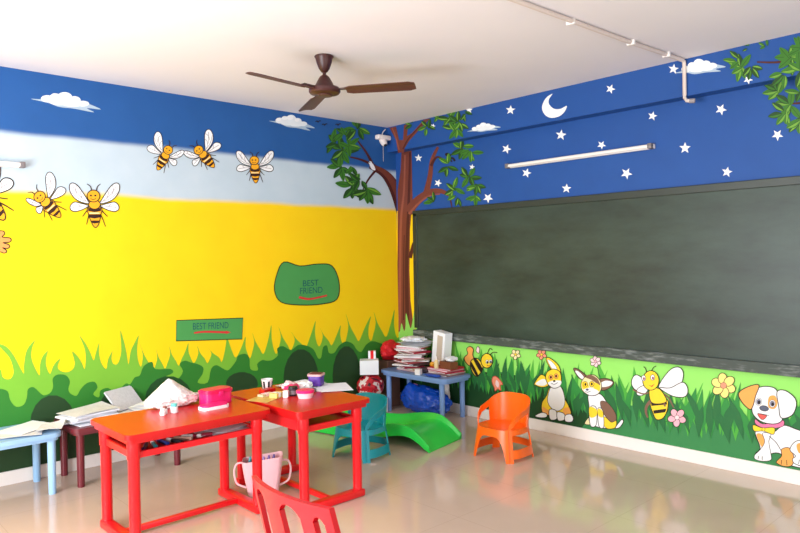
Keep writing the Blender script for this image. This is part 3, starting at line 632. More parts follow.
# ------------------------------------------------------------------ ceiling fan
m_fan = mat('fan_brown', (66, 30, 28), .38, .1, 14)
m_fan2 = mat('fan_blade_brown', (84, 48, 42), .42, .12, 10)
fan = thing('ceiling_fan', 'dark brown three bladed ceiling fan hanging from the white ceiling', 'fan', (-1.943, -1.47, H))
bm = nb(); lathe(bm, [(.056, 0), (.06, -.006), (.054, -.016), (.046, -.046), (.034, -.078), (.02, -.098), (.014, -.102)], seg=28); obj('canopy_cup', bm, m_fan, fan)
bm = nb(); lathe(bm, [(.011, -.095), (.011, -.135)], seg=14); obj('down_rod', bm, m_fan, fan)
bm = nb(); lathe(bm, [(.018, -.12), (.03, -.13), (.046, -.158), (.06, -.186), (.066, -.193), (.09, -.197), (.098, -.206), (.098, -.222), (.09, -.233), (.05, -.242), (.046, -.248), (.01, -.25)], seg=32); obj('motor_housing', bm, m_fan, fan)
for k in range(3):
    a = R(67+120*k); ro = Matrix.Rotation(a, 4, 'Z')
    bm = nb()
    n = 12; ga, gb = [], []
    pit = R(11)
    for i in range(n+1):
        s = i/n; r_ = .135 + s*.432; w = .05+.008*s
        if s > .96: w *= .72
        if s < .05: w *= .7
        ra, rb = [], []
        for j in range(5):
            q = (j/4-.5)*2; y = q*w; z_ = -.212 - q*w*math.tan(pit) - .006*q*q
            ra.append(bm.verts.new(ro @ Vector((r_, y, z_+.002)))); rb.append(bm.verts.new(ro @ Vector((r_, y, z_-.002))))
        ga.append(ra); gb.append(rb)
    for i in range(n):
        for j in range(4):
            bm.faces.new((ga[i][j], ga[i+1][j], ga[i+1][j+1], ga[i][j+1])); bm.faces.new((gb[i][j], gb[i+1][j], gb[i+1][j+1], gb[i][j+1]))
        for j in (0, 4): bm.faces.new((ga[i][j], ga[i+1][j], gb[i+1][j], gb[i][j]))
    for i in (0, n):
        for j in range(4): bm.faces.new((ga[i][j], ga[i][j+1], gb[i][j+1], gb[i][j]))
    bl = obj('blade', bm, m_fan2, fan)
    bm = nb(); box(bm, (.13, 0, -.209), (.1, .035, .008), bev=.003, mtx=ro); obj('blade_bracket', bm, m_fan, bl)

# ------------------------------------------------------------------ conduit on the ceiling, camera in the corner
m_pipe = mat('conduit_white', (216, 200, 190), .45, .04, 8); m_pipe_end = mat('conduit_grey', (150, 140, 140), .5, .05)
pipe = thing('conduit_pipe', 'white conduit pipe along the ceiling turning down over the blue beam', 'pipe', (-.12, -2.9, H))
bm = nb(); tube(bm, [(-4.6, .2, -.014), (-1.7, .075, -.014), (-.6, .035, -.014), (-.02, .0, -.014)], .0125, 10); obj('ceiling_run', bm, m_pipe, pipe)
bm = nb(); tube(bm, [(-.006, 0, -.014), (0, 0, -.03), (0, .0, -.235), (.0, -.0, -.255), (.002, -.012, -.272), (.006, -.035, -.278)], .012, 10); obj('drop', bm, m_pipe, pipe)
bm = nb(); tube(bm, [(.005, -.03, -.277), (.012, -.062, -.281)], .015, 10); obj('elbow_end', bm, m_pipe_end, pipe, True, 'grey pipe end')
for x_ in (-1.2, -.62, -.22):
    bm = nb(); box(bm, (x_, .035*x_/-.6, -.014), (.02, .05, .03), bev=.004); obj('clip', bm, m_tube, pipe)
cctv = thing('security_camera', 'white dome security camera in the corner above the painted tree', 'security camera', (-.19, -.001, 2.505))
m_cam = mat('camera_white', (236, 226, 222), .35, .02); m_lens = mat('lens_black', (14, 16, 24), .1, .05)
bm = nb(); box(bm, (0, -.032, .04), (.16, .062, .045), bev=.012); obj('mount_box', bm, m_cam, cctv)
T = Matrix.Translation((0, -.036, .0)) @ Matrix.Rotation(R(-38), 4, 'X') @ Matrix.Scale(.76, 4)
bm = nb(); lathe(bm, [(.04, .045), (.044, .02), (.042, -.02), (.034, -.045), (.02, -.055)], seg=24, mtx=T); obj('housing', bm, m_cam, cctv)
bm = nb(); lathe(bm, [(.02, -.052), (.0195, -.062), (.012, -.07), (.002, -.072)], seg=18, mtx=T); obj('lens', bm, m_lens, cctv)
bm = nb(); tube(bm, [(.0, -.02, .05), (.002, -.02, .08), (.022, -.015, .105), (.05, -.012, .127)], .005, 8); obj('cable', bm, m_cam, cctv)
bm = nb(); tube(bm, [(.022, -.006, .005), (.022, -.006, -.18)], .0018, 6); obj('wire', bm, m_pipe, cctv)

# ------------------------------------------------------------------ red study desks
m_red = mat('red_plastic', (226, 20, 30), .3, .05, 6); m_redtop = mat('red_laminate_top', (196, 18, 20), .3, .06, 5, .4); m_redd = mat('red_plastic_dark', (196, 14, 24), .35, .05, 6)
DL, DW, DH = .68, .375, .58
def desk(label, loc, rz, group=None):
    t = thing('study_desk', label, 'table', loc, rz, group)
    bm = nb(); prism(bm, rrect(.80, .52, .035), DH-.028, DH-.003); 
    bmesh.ops.bevel(bm, geom=[e for e in bm.edges if abs(e.verts[0].co.z-e.verts[1].co.z) < 1e-5 and e.verts[0].co.z > DH-.01], offset=.003, segments=2, affect='EDGES')
    prism(bm, rrect(.77, .49, .03), DH-.05, DH-.028); obj('tabletop', bm, m_redtop, t)
    for sx in (-1, 1):
        for sy in (-1, 1):
            bm = nb(); x, y = sx*DL/2, sy*DW/2
            lathe(bm, [(.027, .045), (.0275, .44), (.0315, .446), (.0325, DH-.05)], (x, y, 0), 20); obj('leg', bm, m_red, t)
    # book shelf under the top
    bm = nb(); box(bm, (0, 0, .456), (DL, DW-.02, .008)); obj('shelf', bm, m_redd, t, False)
    for c, s in [((0, -DW/2, .460), (DL, .02, .032)), ((0, DW/2, .480), (DL, .02, .06)), ((-DL/2, 0, .462), (.02, DW, .036)), ((DL/2, 0, .462), (.02, DW, .036))]:
        bm = nb(); box(bm, c, s, bev=.004); obj('shelf_rail', bm, m_red, t, False)
    for sx in (-1, 1):
        bm = nb(); box(bm, (sx*DL/2, 0, .024), (.058, DW+.075, .044), bev=.01); obj('foot_bar', bm, m_red, t)
    bm = nb(); box(bm, (0, 0, .028), (DL-.05, .03, .03), bev=.006); obj('stretcher', bm, m_red, t)
    return t
deskA = desk('red desk carrying a crumpled white bag and a hot pink lunch box', (-2.865, -1.375, 0), 0)
deskB = dup(deskA, (-2.165, -1.425, 0), R(90), 'red desk beside the teal chair, with a purple pot and white papers on it')
ZD = DH-.003

# ------------------------------------------------------------------ small low tables
def kid_table(label, loc, rz, rgb, nm, H_=.375, w=.74, d=.43, lx=.63, ly=.33, leg_r=.024):
    m = mat(nm, rgb, .35, .05, 6)
    t = thing('low_table', label, 'table', loc, rz)
    bm = nb(); prism(bm, rrect(w, d, .05), H_-.026, H_); prism(bm, rrect(w-.03, d-.03, .04), H_-.046, H_-.026); obj('tabletop', bm, m, t)
    for sx in (-1, 1):
        for sy in (-1, 1):
            bm = nb(); lathe(bm, [(leg_r*.86, 0), (leg_r*.9, .01), (leg_r, H_-.04)], (sx*lx/2, sy*ly/2, 0), 20); obj('leg', bm, m, t)
    return t
kid_table('pale blue low table at the left edge, covered with open magazines', (-3.565, -.226, 0), 0, (150, 190, 226), 'pale_blue_plastic')
kid_table('dark maroon low table along the yellow wall under a heap of papers', (-2.768, -.222, 0), 0, (104, 30, 40), 'maroon_plastic')
kid_table('pale blue low table in the room corner, piled with books and papers', (-.208, -.556, 0), R(-89), (126, 160, 216), 'sky_blue_plastic', .375, .82, .36, .66, .26)
ZK = .375

# ------------------------------------------------------------------ child armchairs (moulded plastic)
def chair(name, label, loc, rz, rgb):
    m = mat(name+'_plastic', rgb, .3, .05, 5)
    t = thing('child_armchair', label, 'chair', loc, rz)
    SZ = .215
    def pt(th, s, zz):     # th degrees, 0 = front (-x)
        a = R(th); c, s_ = math.cos(a), math.sin(a); e = 2/2.9
        fl = 1.0 + .19*(1-min(zz, SZ)/SZ) - (.0 if zz < SZ else -.10*(zz-SZ)/.2*(1 if abs(th) > 80 else .3))
        x = -math.copysign(abs(c)**e, c)*.150*fl*s; y = math.copysign(abs(s_)**e, s_)*.165*fl*s
        return Vector((x, y, zz))
    def strip(bm, t0, t1, zl, zh, n=14, nz=5, s0=1.0, th_=.045):
        g = []
        for i in range(n+1):
            th = t0+(t1-t0)*i/n; col = []
            a, b = zl(th), zh(th)
            for j in range(nz+1):
                zz = a+(b-a)*j/nz; col.append((bm.verts.new(pt(th, s0, zz)), bm.verts.new(pt(th, s0-th_, zz))))
            g.append(col)
        for i in range(n):
            for j in range(nz):
                for q in (0, 1): bm.faces.new((g[i][j][q], g[i+1][j][q], g[i+1][j+1][q], g[i][j+1][q]))
            for j in (0, nz): bm.faces.new((g[i][j][0], g[i+1][j][0], g[i+1][j][1], g[i][j][1]))
        for i in (0, n):
            for j in range(nz): bm.faces.new((g[i][j][0], g[i][j+1][0], g[i][j+1][1], g[i][j][1]))
    # seat with a soft dish
    bm = nb(); rings = []
    for r_, dz in ((1.0, 0), (.9, -.004), (.6, -.012), (.3, -.015)):
        rings.append([bm.verts.new(pt(k*10, r_, SZ)+Vector((0, 0, dz))) for k in range(36)])
    for a, b in zip(rings, rings[1:]):
        for k in range(36): bm.faces.new((a[k], a[(k+1) % 36], b[(k+1) % 36], b[k]))
    bm.faces.new(rings[-1])
    low = [bm.verts.new(pt(k*10, 1.0, SZ)+Vector((0, 0, -.018))) for k in range(36)]
    for k in range(36): bm.faces.new((rings[0][k], rings[0][(k+1) % 36], low[(k+1) % 36], low[k]))
    bm.faces.new(low); obj('seat', bm, m, t)
    arch = lambda th: .165*max(0, 1-(abs(th)/36)**3.2)
    bm = nb(); strip(bm, -36, 36, arch, lambda th: SZ, 24); obj('front_apron', bm, m, t)
    for sg in (-1, 1):
        bm = nb()
        strip(bm, sg*36, sg*45, lambda th: 0, lambda th: SZ+.004, 4); strip(bm, sg*45, sg*48, lambda th: 0, lambda th: SZ, 2, s0=.975); strip(bm, sg*48, sg*57, lambda th: 0, lambda th: SZ+.004, 4)
        obj('leg', bm, m, t)
        bm = nb(); ar = lambda th: .0
        strip(bm, sg*118, sg*140, ar, lambda th: SZ, 8); obj('leg', bm, m, t)
        bm = nb(); strip(bm, sg*57, sg*118, lambda th: .028, lambda th: .085, 12); obj('stretcher', bm, m, t)
        bm = nb(); strip(bm, sg*57, sg*118, lambda th: SZ-.035, lambda th: SZ, 12); obj('side_rail', bm, m, t)
        up_ = lambda th: SZ + .022 + .118*min(1, max(0, (abs(th)-46)/56))**.75
        bm = nb(); strip(bm, sg*46, sg*106, lambda th: max(SZ, up_(th)-.042), up_, 16); obj('armrest', bm, m, t)
    bm = nb(); strip(bm, 140, 220, lambda th: .05, lambda th: .10, 12); obj('stretcher', bm, m, t)
    topz = lambda th: SZ + .14 + .06*(1-(abs(180-th)/76)**2.4)
    bm = nb(); strip(bm, 104, 256, lambda th: SZ-.01, topz, 34, 8); obj('backrest', bm, m, t)
    # moulded slots low in the backrest
    return t
chair('orange', 'bright orange child armchair standing alone near the board wall', (-.735, -1.86, 0), R(2), (246, 100, 14))
chair('teal', 'teal child armchair at the end of the red desk by the green slide', (-1.425, -1.13, 0), R(12), (12, 146, 158))

# red plastic chair close to the camera, seen from behind
m_rc = mat('crimson_plastic', (194, 3, 26), .28, .05, 5)
rc = thing('plastic_chair', 'red plastic chair in the foreground seen from behind, cut by the bottom edge', 'chair', (-3.452, -3.375, 0), 0)
def back_pt(s, zz, o=0):      # s in -1..1 across the back, concave towards +x
    w = .178 + .02*(.8-zz)/.4
    lean = -.09*(zz-.44)/.36
    return Vector((lean + .03*s*s + o, s*w, zz))
def bstrip(bm, s0, s1, zl, zh, n=8, nz=6, th=.012):
    g = []
    for i in range(n+1):
        col = []
        for j in range(nz+1):
            f0 = zl(i/n) if callable(zl) else zl; f1 = zh(i/n) if callable(zh) else zh
            zz = f0+(f1-f0)*j/nz; a = s0(zz) if callable(s0) else s0; b = s1(zz) if callable(s1) else s1; s = a+(b-a)*i/n
            col.append((bm.verts.new(back_pt(s, zz)), bm.verts.new(back_pt(s, zz, th))))
        g.append(col)
    for i in range(n):
        for j in range(nz):
            for q in (0, 1): bm.faces.new((g[i][j][q], g[i+1][j][q], g[i+1][j+1][q], g[i][j+1][q]))
        for j in (0, nz): bm.faces.new((g[i][j][0], g[i+1][j][0], g[i+1][j][1], g[i][j][1]))
    for i in (0, n):
        for j in range(nz): bm.faces.new((g[i][j][0], g[i][j+1][0], g[i][j+1][1], g[i][j][1]))
SL = [(.86, 1.0), (.06, .5), (-.66, -.42), (-1.0, -.86)]        # posts and slats across the back
def rail_low(f):      # underside of the top rail: an arch over every opening
    q = -1+2*f
    for (a0, _), (_b, b1) in zip(SL, SL[1:]):
        if b1 < q < a0:
            u = (q-b1)/(a0-b1)*2-1; return .752 + (.026 if a0-b1 > .3 else .018)*(1-abs(u)**2.6)
    return .752
bm = nb(); bstrip(bm, -1, 1, rail_low, lambda f: .80, 80, 4, .016); obj('top_rail', bm, m_rc, rc)
for nm, (a0, b0) in zip(('back_post', 'slat', 'slat', 'back_post'), SL):
    bm = nb(); bstrip(bm, a0, b0, .44, .752, 6, 10, .016)
    obj(nm, bm, m_rc, rc)
bm = nb(); prism(bm, [(x+.16, y) for x, y in rrect(.40, .40, .07)], .425, .45); obj('seat', bm, m_rc, rc)
for sx in (0, 1):
    for sy in (-1, 1):
        bm = nb(); x, y = .0+sx*.33, sy*.165
        tube(bm, [(x, y, .43), (x+(.04 if sx else -.04), y*1.12, .0)], [.03, .022], 10); obj('leg', bm, m_rc, rc)

# ------------------------------------------------------------------ green slide chute on the floor
m_slide = mat('slide_green', (44, 206, 74), .28, .05, 4)
sl = thing('play_slide', 'bright green plastic slide chute lying on the floor behind the teal chair', 'slide', (-1.1, -.13, 0), 0)
dirv = Vector((.255, -1.24, 0)).normalized(); nrm = Vector((dirv.y, -dirv.x, 0))      # nrm towards the near edge
Ls, n = 1.30, 30
def sprof(s):    # floor height of the channel along the chute
    if s < .45: return .012
    u = (s-.45)/.55
    return .012 + .10*math.sin(min(1, u/.72)*math.pi/2)**2 if u < .72 else .112 - .105*((u-.72)/.28)**1.6
def swall(s): return .10 if s < .5 else .10-.068*((s-.5)/.5)
bm = nb(); A_, B_ = [], []
for i in range(n+1):
    s = i/n; base = dirv*(s*Ls); zf = sprof(s); wl = swall(s); rowa, rowb = [], []
    hw = .215
    for q, zz in ((-1.06, wl), (-1.0, wl), (-.94, wl*.25), (-.84, .0), (-.4, -.002), (0, -.003), (.4, -.002), (.84, 0), (.94, wl*.25), (1.0, wl), (1.06, wl)):
        pz = zf+zz
        rowa.append(bm.verts.new(base + nrm*(q*hw) + Vector((0, 0, max(.008, pz+.004)))))
    for q, zz in ((-1.07, wl-.006), (-1.06, -.004 if s < .5 else -.02), (-.9, -.008), (-.5, -.008), (.0, -.008), (.5, -.008), (.9, -.008), (1.06, -.004 if s < .5 else -.02), (1.07, wl-.006)):
        rowb.append(bm.verts.new(base + nrm*(q*hw) + Vector((0, 0, max(.0, zf+zz)))))
    A_.append(rowa); B_.append(rowb)
for i in range(n):
    for G in (A_, B_):
        for j in range(len(G[0])-1): bm.faces.new((G[i][j], G[i+1][j], G[i+1][j+1], G[i][j+1]))
    bm.faces.new((A_[i][0], A_[i+1][0], B_[i+1][0], B_[i][0])); bm.faces.new((A_[i][-1], A_[i+1][-1], B_[i+1][-1], B_[i][-1]))
for i in (0, n): bm.faces.new(A_[i] + B_[i][::-1])
obj('chute', bm, m_slide, sl)

# ------------------------------------------------------------------ things on and in the red desks
m_paper = mat('white_paper', (238, 240, 246), .7, .03, 20, .2); m_paper2 = mat('printed_paper', (214, 214, 220), .6, .16, 60, .2); m_film = mat('thin_white_plastic', (232, 222, 218), .35, .06, 14, .5, .6, 26)
m_pk = mat('hot_pink_plastic', (236, 34, 112), .3, .05, 7); m_pkl = mat('pale_pink', (244, 206, 210), .4, .04); m_wp = mat('white_plastic', (240, 236, 234), .35, .03)
bm = nb(); lump(bm, (-2.81, -1.15, ZD), (.155, .085, .038), .22, 1.8, 3, 5, ridge=.06)
for v in bm.verts:   # pull up a peak at the left-centre
    d = math.hypot(v.co.x+2.835, v.co.y+1.14); v.co.z += max(0, .085*(1-d/.12))*(1 if v.co.z > ZD+.025 else 0)
tag(obj('plastic_bag', bm, m_film), 'crumpled white plastic bag on the back of the left red desk', 'bag')
lb = thing('lunch_box', 'hot pink lunch box with a lid standing on the left red desk', 'lunch box', (-2.60, -1.24, ZD), R(6))
bm = nb(); prism(bm, rrect(.175, .105, .03), 0, .062); obj('body', bm, m_pk, lb); bm = nb(); prism(bm, rrect(.185, .115, .032), .062, .078); prism(bm, rrect(.17, .1, .03), .078, .083); obj('lid', bm, mat('deep_pink', (222, 20, 84), .3, .05), lb)
bm = nb(); box(bm, (0, -.058, .058), (.03, .008, .028), bev=.002); obj('latch', bm, m_pk, lb)
ll = thing('container_lid', 'pink and white tray lid lying in front of the pink lunch box', 'lid', (-2.68, -1.37, ZD), R(2))
bm = nb(); prism(bm, rrect(.165, .09, .03), 0, .016); obj('rim', bm, m_wp, ll, True, 'white rim'); bm = nb(); prism(bm, rrect(.15, .078, .026), .016, .024); obj('top', bm, m_pk, ll)
def bottle(loc, r, h, capm, label, bodym=m_wp):
    t = thing('paint_bottle', label, 'bottle', loc)
    bm = nb(); lathe(bm, [(r*.9, 0), (r, .003), (r, h*.6), (r*.7, h*.7)], seg=16); obj('body', bm, bodym, t)
    bm = nb(); lathe(bm, [(r*.8, h*.7), (r*.8, h), (r*.6, h+.001)], seg=16); obj('cap', bm, capm, t); return t
m_teal2 = mat('mint_plastic', (96, 196, 190), .3, .05)
bottle((-2.885, -1.315, ZD), .021, .05, m_teal2, 'small white bottle with a mint cap on the left red desk')
bottle((-2.955, -1.33, ZD), .016, .036, m_wp, 'small white bottle with a white cap on the left red desk')
bottle((-2.93, -1.30, ZD), .013, .04, mat('brown_cap', (130, 70, 60), .4), 'tiny bottle with a brown cap on the left red desk')
# shelf of the left desk: papers and small craft bits
zs = .4605
def paper(name, loc, rz, w, h, m, label, bend=.004, curl=0, grp=None, cat='paper', tilt=0, seed=0):
    bm = nb(); sheet(bm, w, h, bend, curl, seed=seed)
    o = obj(name, bm, m); o.location = loc; o.rotation_euler = (tilt, 0, rz); return tag(o, label, cat, grp)
for k, (x, y, a) in enumerate([(-2.66, -1.47, 8), (-2.7, -1.44, -14), (-2.63, -1.43, 20)]):
    paper('paper_sheet', (x, y, zs+.007*k), R(a), .24, .17, m_paper, 'loose white sheets on the shelf of the left red desk', .006, .02, 'sheets on the desk shelf', seed=k)
craft = [((60, 20, 60), 'purple'), ((20, 130, 140), 'teal'), ((30, 60, 140), 'blue'), ((40, 40, 44), 'black'), ((200, 160, 140), 'beige'), ((230, 226, 220), 'white'), ((140, 40, 60), 'maroon')]
for k, (c, nm) in enumerate(craft):
    x = -3.12 + .052*k; t = thing('marker_pen', nm + ' marker pen lying on the shelf of the left red desk', 'pen', (x, -1.49+.012*(k % 3), zs+.011), R(60+17*k))
    m = mat('marker_'+nm, c, .35, .05)
    bm = nb(); tube(bm, [(-.05, 0, 0), (.02, 0, 0)], .010, 10); obj('barrel', bm, m, t); bm = nb(); tube(bm, [(.02, 0, 0), (.052, 0, 0)], [.011, .0105], 10); obj('cap', bm, m_wp if k % 2 else m, t)
# on the right desk
cup = thing('striped_cup', 'white cup with dark stripes on the right red desk', 'cup', (-2.18, -1.12, ZD))
bm = nb(); lathe(bm, [(.028, 0), (.036, .062), (.037, .066), (.034, .066), (.027, .006)], seg=24); obj('body', bm, m_wp, cup)
m_blk = mat('black_print', (24, 22, 26), .4)
for k in range(7):
    bm = nb(); a = 2*math.pi*k/7; box(bm, (.0325, 0, .034), (.003, .011, .05), mtx=Matrix.Rotation(a, 4, 'Z') @ Matrix.Rotation(R(8), 4, 'Y') @ Matrix.Translation((-.004, 0, 0))); obj('stripe', bm, m_blk, cup, True, 'black stripe')
pot = thing('craft_pot', 'purple square pot with a pale rim on the right red desk', 'pot', (-1.905, -1.27, ZD), R(35))
m_pur = mat('purple_plastic', (88, 44, 150), .35, .06)
bm = nb(); prism(bm, rrect(.085, .085, .015), 0, .055); prism(bm, rrect(.092, .092, .018), .055, .062); obj('body', bm, m_pur, pot)
bm = nb(); prism(bm, rrect(.098, .098, .02), .062, .074); obj('rim', bm, mat('rim_pink', (206, 160, 160), .5), pot, True, 'pale pink rim'); bm = nb(); prism(bm, rrect(.078, .078, .015), .0735, .0755); obj('filling', bm, mat('dark_red_fill', (110, 30, 40), .6, .3, 50), pot)
tb = thing('clay_tub', 'round tub with a hot pink lid on the right red desk', 'tub', (-2.165, -1.52, ZD))
bm = nb(); lathe(bm, [(.042, 0), (.05, .028), (.051, .034)], seg=28); obj('tub_body', bm, m_pkl, tb, True, 'pale tub'); bm = nb(); lathe(bm, [(.054, .032), (.055, .044), (.05, .048), (.01, .049)], seg=28); obj('lid', bm, m_pk, tb)
jar = thing('craft_jar', 'small dark jar with a printed label on the right red desk', 'jar', (-2.175, -1.405, ZD))
bm = nb(); lathe(bm, [(.03, 0), (.032, .004), (.032, .04), (.026, .046)], seg=24); obj('body', bm, mat('dark_jar', (44, 36, 44), .3), jar); bm = nb(); lathe(bm, [(.0325, .01), (.0325, .034)], seg=24); obj('sticker', bm, mat('jar_print', (120, 112, 116), .5, .6, 70), jar, True, 'grey printed band'); bm = nb(); lathe(bm, [(.028, .045), (.028, .054), (.02, .055)], seg=24); obj('lid', bm, m_blk, jar)
m_yel = mat('yellow_card', (226, 190, 96), .5, .1, 30); m_mag = mat('magazine_print', (206, 170, 90), .4, .5, 26)
def carton(name, loc, rz, s, m, label, cat='box', band=None):
    bm = nb(); box(bm, (0, 0, s[2]/2), s, bev=.002)
    if band: box(bm, (0, 0, s[2]/2), (s[0]*.4, s[1]+.001, s[2]+.001), mi=1)
    o = obj(name, bm, [m] + ([band] if band else []), None, False); o.location = loc; o.rotation_euler = (0, 0, rz); return tag(o, label, cat)
carton('craft_box', (-2.275, -1.375, ZD), R(30), (.08, .05, .028), m_yel, 'yellow craft box beside the dark jar', 'box', m_wp)
carton('white_box', (-2.235, -1.42, ZD), R(40), (.035, .03, .04), m_wp, 'small white box beside the dark jar', 'box')
carton('red_box', (-2.24, -1.22, ZD), R(10), (.09, .05, .026), m_redd, 'flat red box in front of the striped cup', 'box')
paper('magazine', (-2.33, -1.36, ZD), R(24), .21, .15, m_mag, 'colourful magazine at the left end of the right red desk', .004, 0, None, 'magazine')
for k, (x, y, a, m) in enumerate([(-2.09, -1.235, 20, m_pkl), (-2.025, -1.315, 70, m_wp), (-2.13, -1.325, 130, m_pk)]):
    bm = nb(); lump(bm, (0, 0, 0), (.05, .036, .026), .35, 2.5, k+5, 3)
    o = obj('paper_scrap', bm, m); o.location = (x, y, ZD); tag(o, ['crumpled pale pink', 'crumpled white', 'crumpled hot pink'][k] + ' paper scrap on the right red desk', 'paper scrap')
carton('card_pack', (-2.30, -1.30, ZD), R(15), (.10, .045, .016), mat('beige_card', (214, 190, 150), .6, .1, 30), 'beige card pack behind the yellow craft box', 'card pack', m_pkl)
tp = thing('tape_roll', 'grey and black tape roll beside the scraps on the right red desk', 'tape', (-2.035, -1.40, ZD))
bm = nb(); lathe(bm, [(.015, 0), (.03, 0), (.03, .018), (.015, .018), (.0149, 0)], seg=24); obj('roll', bm, mat('tape_olive', (96, 92, 70), .4), tp)
for k, (x, y, a) in enumerate([(-1.90, -1.33, 30), (-1.86, -1.40, 62), (-1.95, -1.16, 10)]):
    paper('paper_sheet', (x, y, ZD+.003*k), R(a), .27, .2, m_paper, 'loose white sheets spread on the right red desk', .001, .0, 'sheets on the right desk', seed=10+k)
pot.location.z += .0085

# tote bag under the desks
tote = thing('tote_bag', 'pale pink tote bag with pens standing on the floor under the desks', 'bag', (-2.345, -1.32, 0), R(-32))
m_tote = mat('tote_pink', (238, 190, 196), .55, .05, 10)
bm = nb(); g = []
for zz, w, d in ((0, .17, .09), (.01, .18, .1), (.12, .225, .115), (.2, .25, .13), (.21, .245, .125), (.12, .215, .105), (.015, .17, .088)):
    g.append([bm.verts.new((x*(1+.05*math.sin(9*zz+x*30)), y, zz + (.025*max(0, x/.12) if zz > .19 else 0))) for x, y in rrect(w, d, .03, 6)])
for a, b in zip(g, g[1:]):
    for k in range(len(a)): bm.faces.new((a[k], a[(k+1) % len(a)], b[(k+1) % len(a)], b[k]))
bm.faces.new(g[0]); bm.faces.new(g[-1]); obj('body', bm, m_tote, tote)
for s in (-1, 1):
    bm = nb(); tube(bm, [(s*p_[0], 0, p_[1]) for p_ in crom([(.116, .195), (.15, .19), (.165, .155), (.163, .11), (.148, .07), (.098, .045)], 5, False)], .006, 8); obj('handle', bm, m_pkl, tote)
for k, (x, y, c, nm) in enumerate([(-.08, .0, (30, 150, 160), 'teal'), (-.06, .02, (40, 30, 60), 'dark'), (.03, .0, (110, 70, 170), 'violet'), (.06, .015, (90, 60, 140), 'purple'), (.0, -.02, (150, 120, 200), 'lilac')]):
    wp = Matrix.Rotation(R(-32), 4, 'Z') @ Vector((x, y, 0))
    bm = nb(); tube(bm, [(0, 0, .02), (.01, .004, .205), (.014, .005, .225)], [.009, .009, .005], 10)
    o = obj('felt_pen', bm, mat('felt_'+nm, c, .35)); o.location = Vector((-2.345, -1.32, 0)) + wp; tag(o, nm + ' felt pen poking out of the pink tote bag', 'pen')

# ------------------------------------------------------------------ papers on the two tables by the yellow wall
m_news = mat('newsprint', (196, 178, 160), .65, .3, 40, .2)
def booklet(loc, rz, w, h, t_, m, label, grp=None, tilt=0, cat='booklet'):
    """closed booklet: cover and page block"""
    o = thing('booklet', label, cat, loc, rz, grp); o.rotation_euler = (tilt, 0, rz)
    bm = nb(); box(bm, (0, 0, t_*.12), (w, h, t_*.22)); box(bm, (0, 0, t_*.89), (w, h, t_*.22)); box(bm, (-w/2+t_*.08, 0, t_*.5), (t_*.16, h, t_)); obj('cover', bm, m, o, False)
    bm = nb(); box(bm, (.001, 0, t_*.5), (w-.006, h-.008, t_*.54)); obj('pages', bm, m_paper, o, False)
    return o
for k, (x, y, a, m, l) in enumerate([(-3.62, -.27, 12, m_paper, 'open white magazine at the left edge of the blue table'), (-3.42, -.29, -18, m_paper2, 'grey printed magazine in the middle of the left blue table'), (-3.34, -.22, 30, m_paper, 'white paper leaning over the right end of the left blue table')]):
    paper('magazine', (x, y, ZK+.006*k), R(a), .29, .21, m, l, .006, .008, None, 'magazine', seed=20+k)
paper('folded_sheet', (-3.235, -.34, ZK+.022), R(-25), .14, .17, m_paper2, 'grey folded sheet hanging at the corner of the left blue table', .012, .03, None, 'paper', seed=31)
rp = random.Random(8)
bc = [m_paper, m_paper, m_paper2, m_paper, m_paper]
zc = ZK
for k in range(7):
    t_ = rp.uniform(.008, .012)
    booklet((-2.98+rp.uniform(-.03, .03), -.245+rp.uniform(-.03, .03), zc), R(rp.uniform(-22, 22)), .29, .21, t_, bc[k % 5], 'thin white booklet in the pile on the maroon table', 'booklets piled on the maroon table')
    zc += t_+.0004
paper('newspaper', (-2.98, -.25, zc+.001), R(14), .32, .22, m_paper2, 'folded newspaper lying on top of the booklet pile', .012, .02, None, 'newspaper', seed=40)
tb1 = booklet((-2.70, -.095, ZK+.075), R(28), .25, .17, .014, m_paper2, 'grey booklet leaning up on the maroon table', None, R(48)); tb2 = booklet((-2.66, -.24, ZK), R(4), .25, .17, .01, m_paper, 'white booklet lying under the leaning grey booklet', None, R(0))
for k in range(4):
    paper('paper_sheet', (-2.60+.03*k, -.25+.02*(k % 2), ZK+.012+.012*k), R(18*k-20), .27, .2, m_paper, 'loose white sheets on the right end of the maroon table', .005, .012, 'sheets on the maroon table', seed=50+k)

# ------------------------------------------------------------------ things on and under the corner table
cols = [(206, 120, 126), (232, 226, 220), (210, 180, 150), (160, 30, 60), (236, 232, 228), (90, 60, 60), (206, 90, 96), (226, 220, 214), (190, 160, 140), (226, 170, 180), (240, 238, 236), (150, 120, 120)]
zc = ZK; rb = random.Random(21)
cols += [(236, 230, 226), (180, 36, 60), (228, 190, 190), (240, 238, 236), (200, 60, 80), (244, 240, 238)]
for k, c in enumerate(cols):
    t_ = rb.uniform(.010, .015)
    booklet((-.20+rb.uniform(-.03, .03), -.405+rb.uniform(-.03, .03), zc), R(90+rb.uniform(-45, 45)), .25, .19, t_, mat('cover_%d' % k, c, .5, .15, 25), 'thin exercise book in the messy stack on the corner table', 'exercise books on the corner table'); zc += t_+.0004
for k in range(4):
    paper('paper_sheet', (-.19+.01*k, -.40-.012*k, zc+.004+.009*k), R(80+25*k), .27, .19, m_paper, 'white sheets crowning the exercise book stack', .012, .02, 'sheets on the book stack', seed=60+k)
bm = nb(); lump(bm, (0, 0, 0), (.10, .115, .022), .3, 2.2, 27, 4, ridge=.10)
o = obj('paper_heap', bm, m_paper); o.location = (-.20, -.41, zc+.036); tag(o, 'crumpled white paper heap lying topmost on the exercise book stack', 'paper')
zc2 = ZK
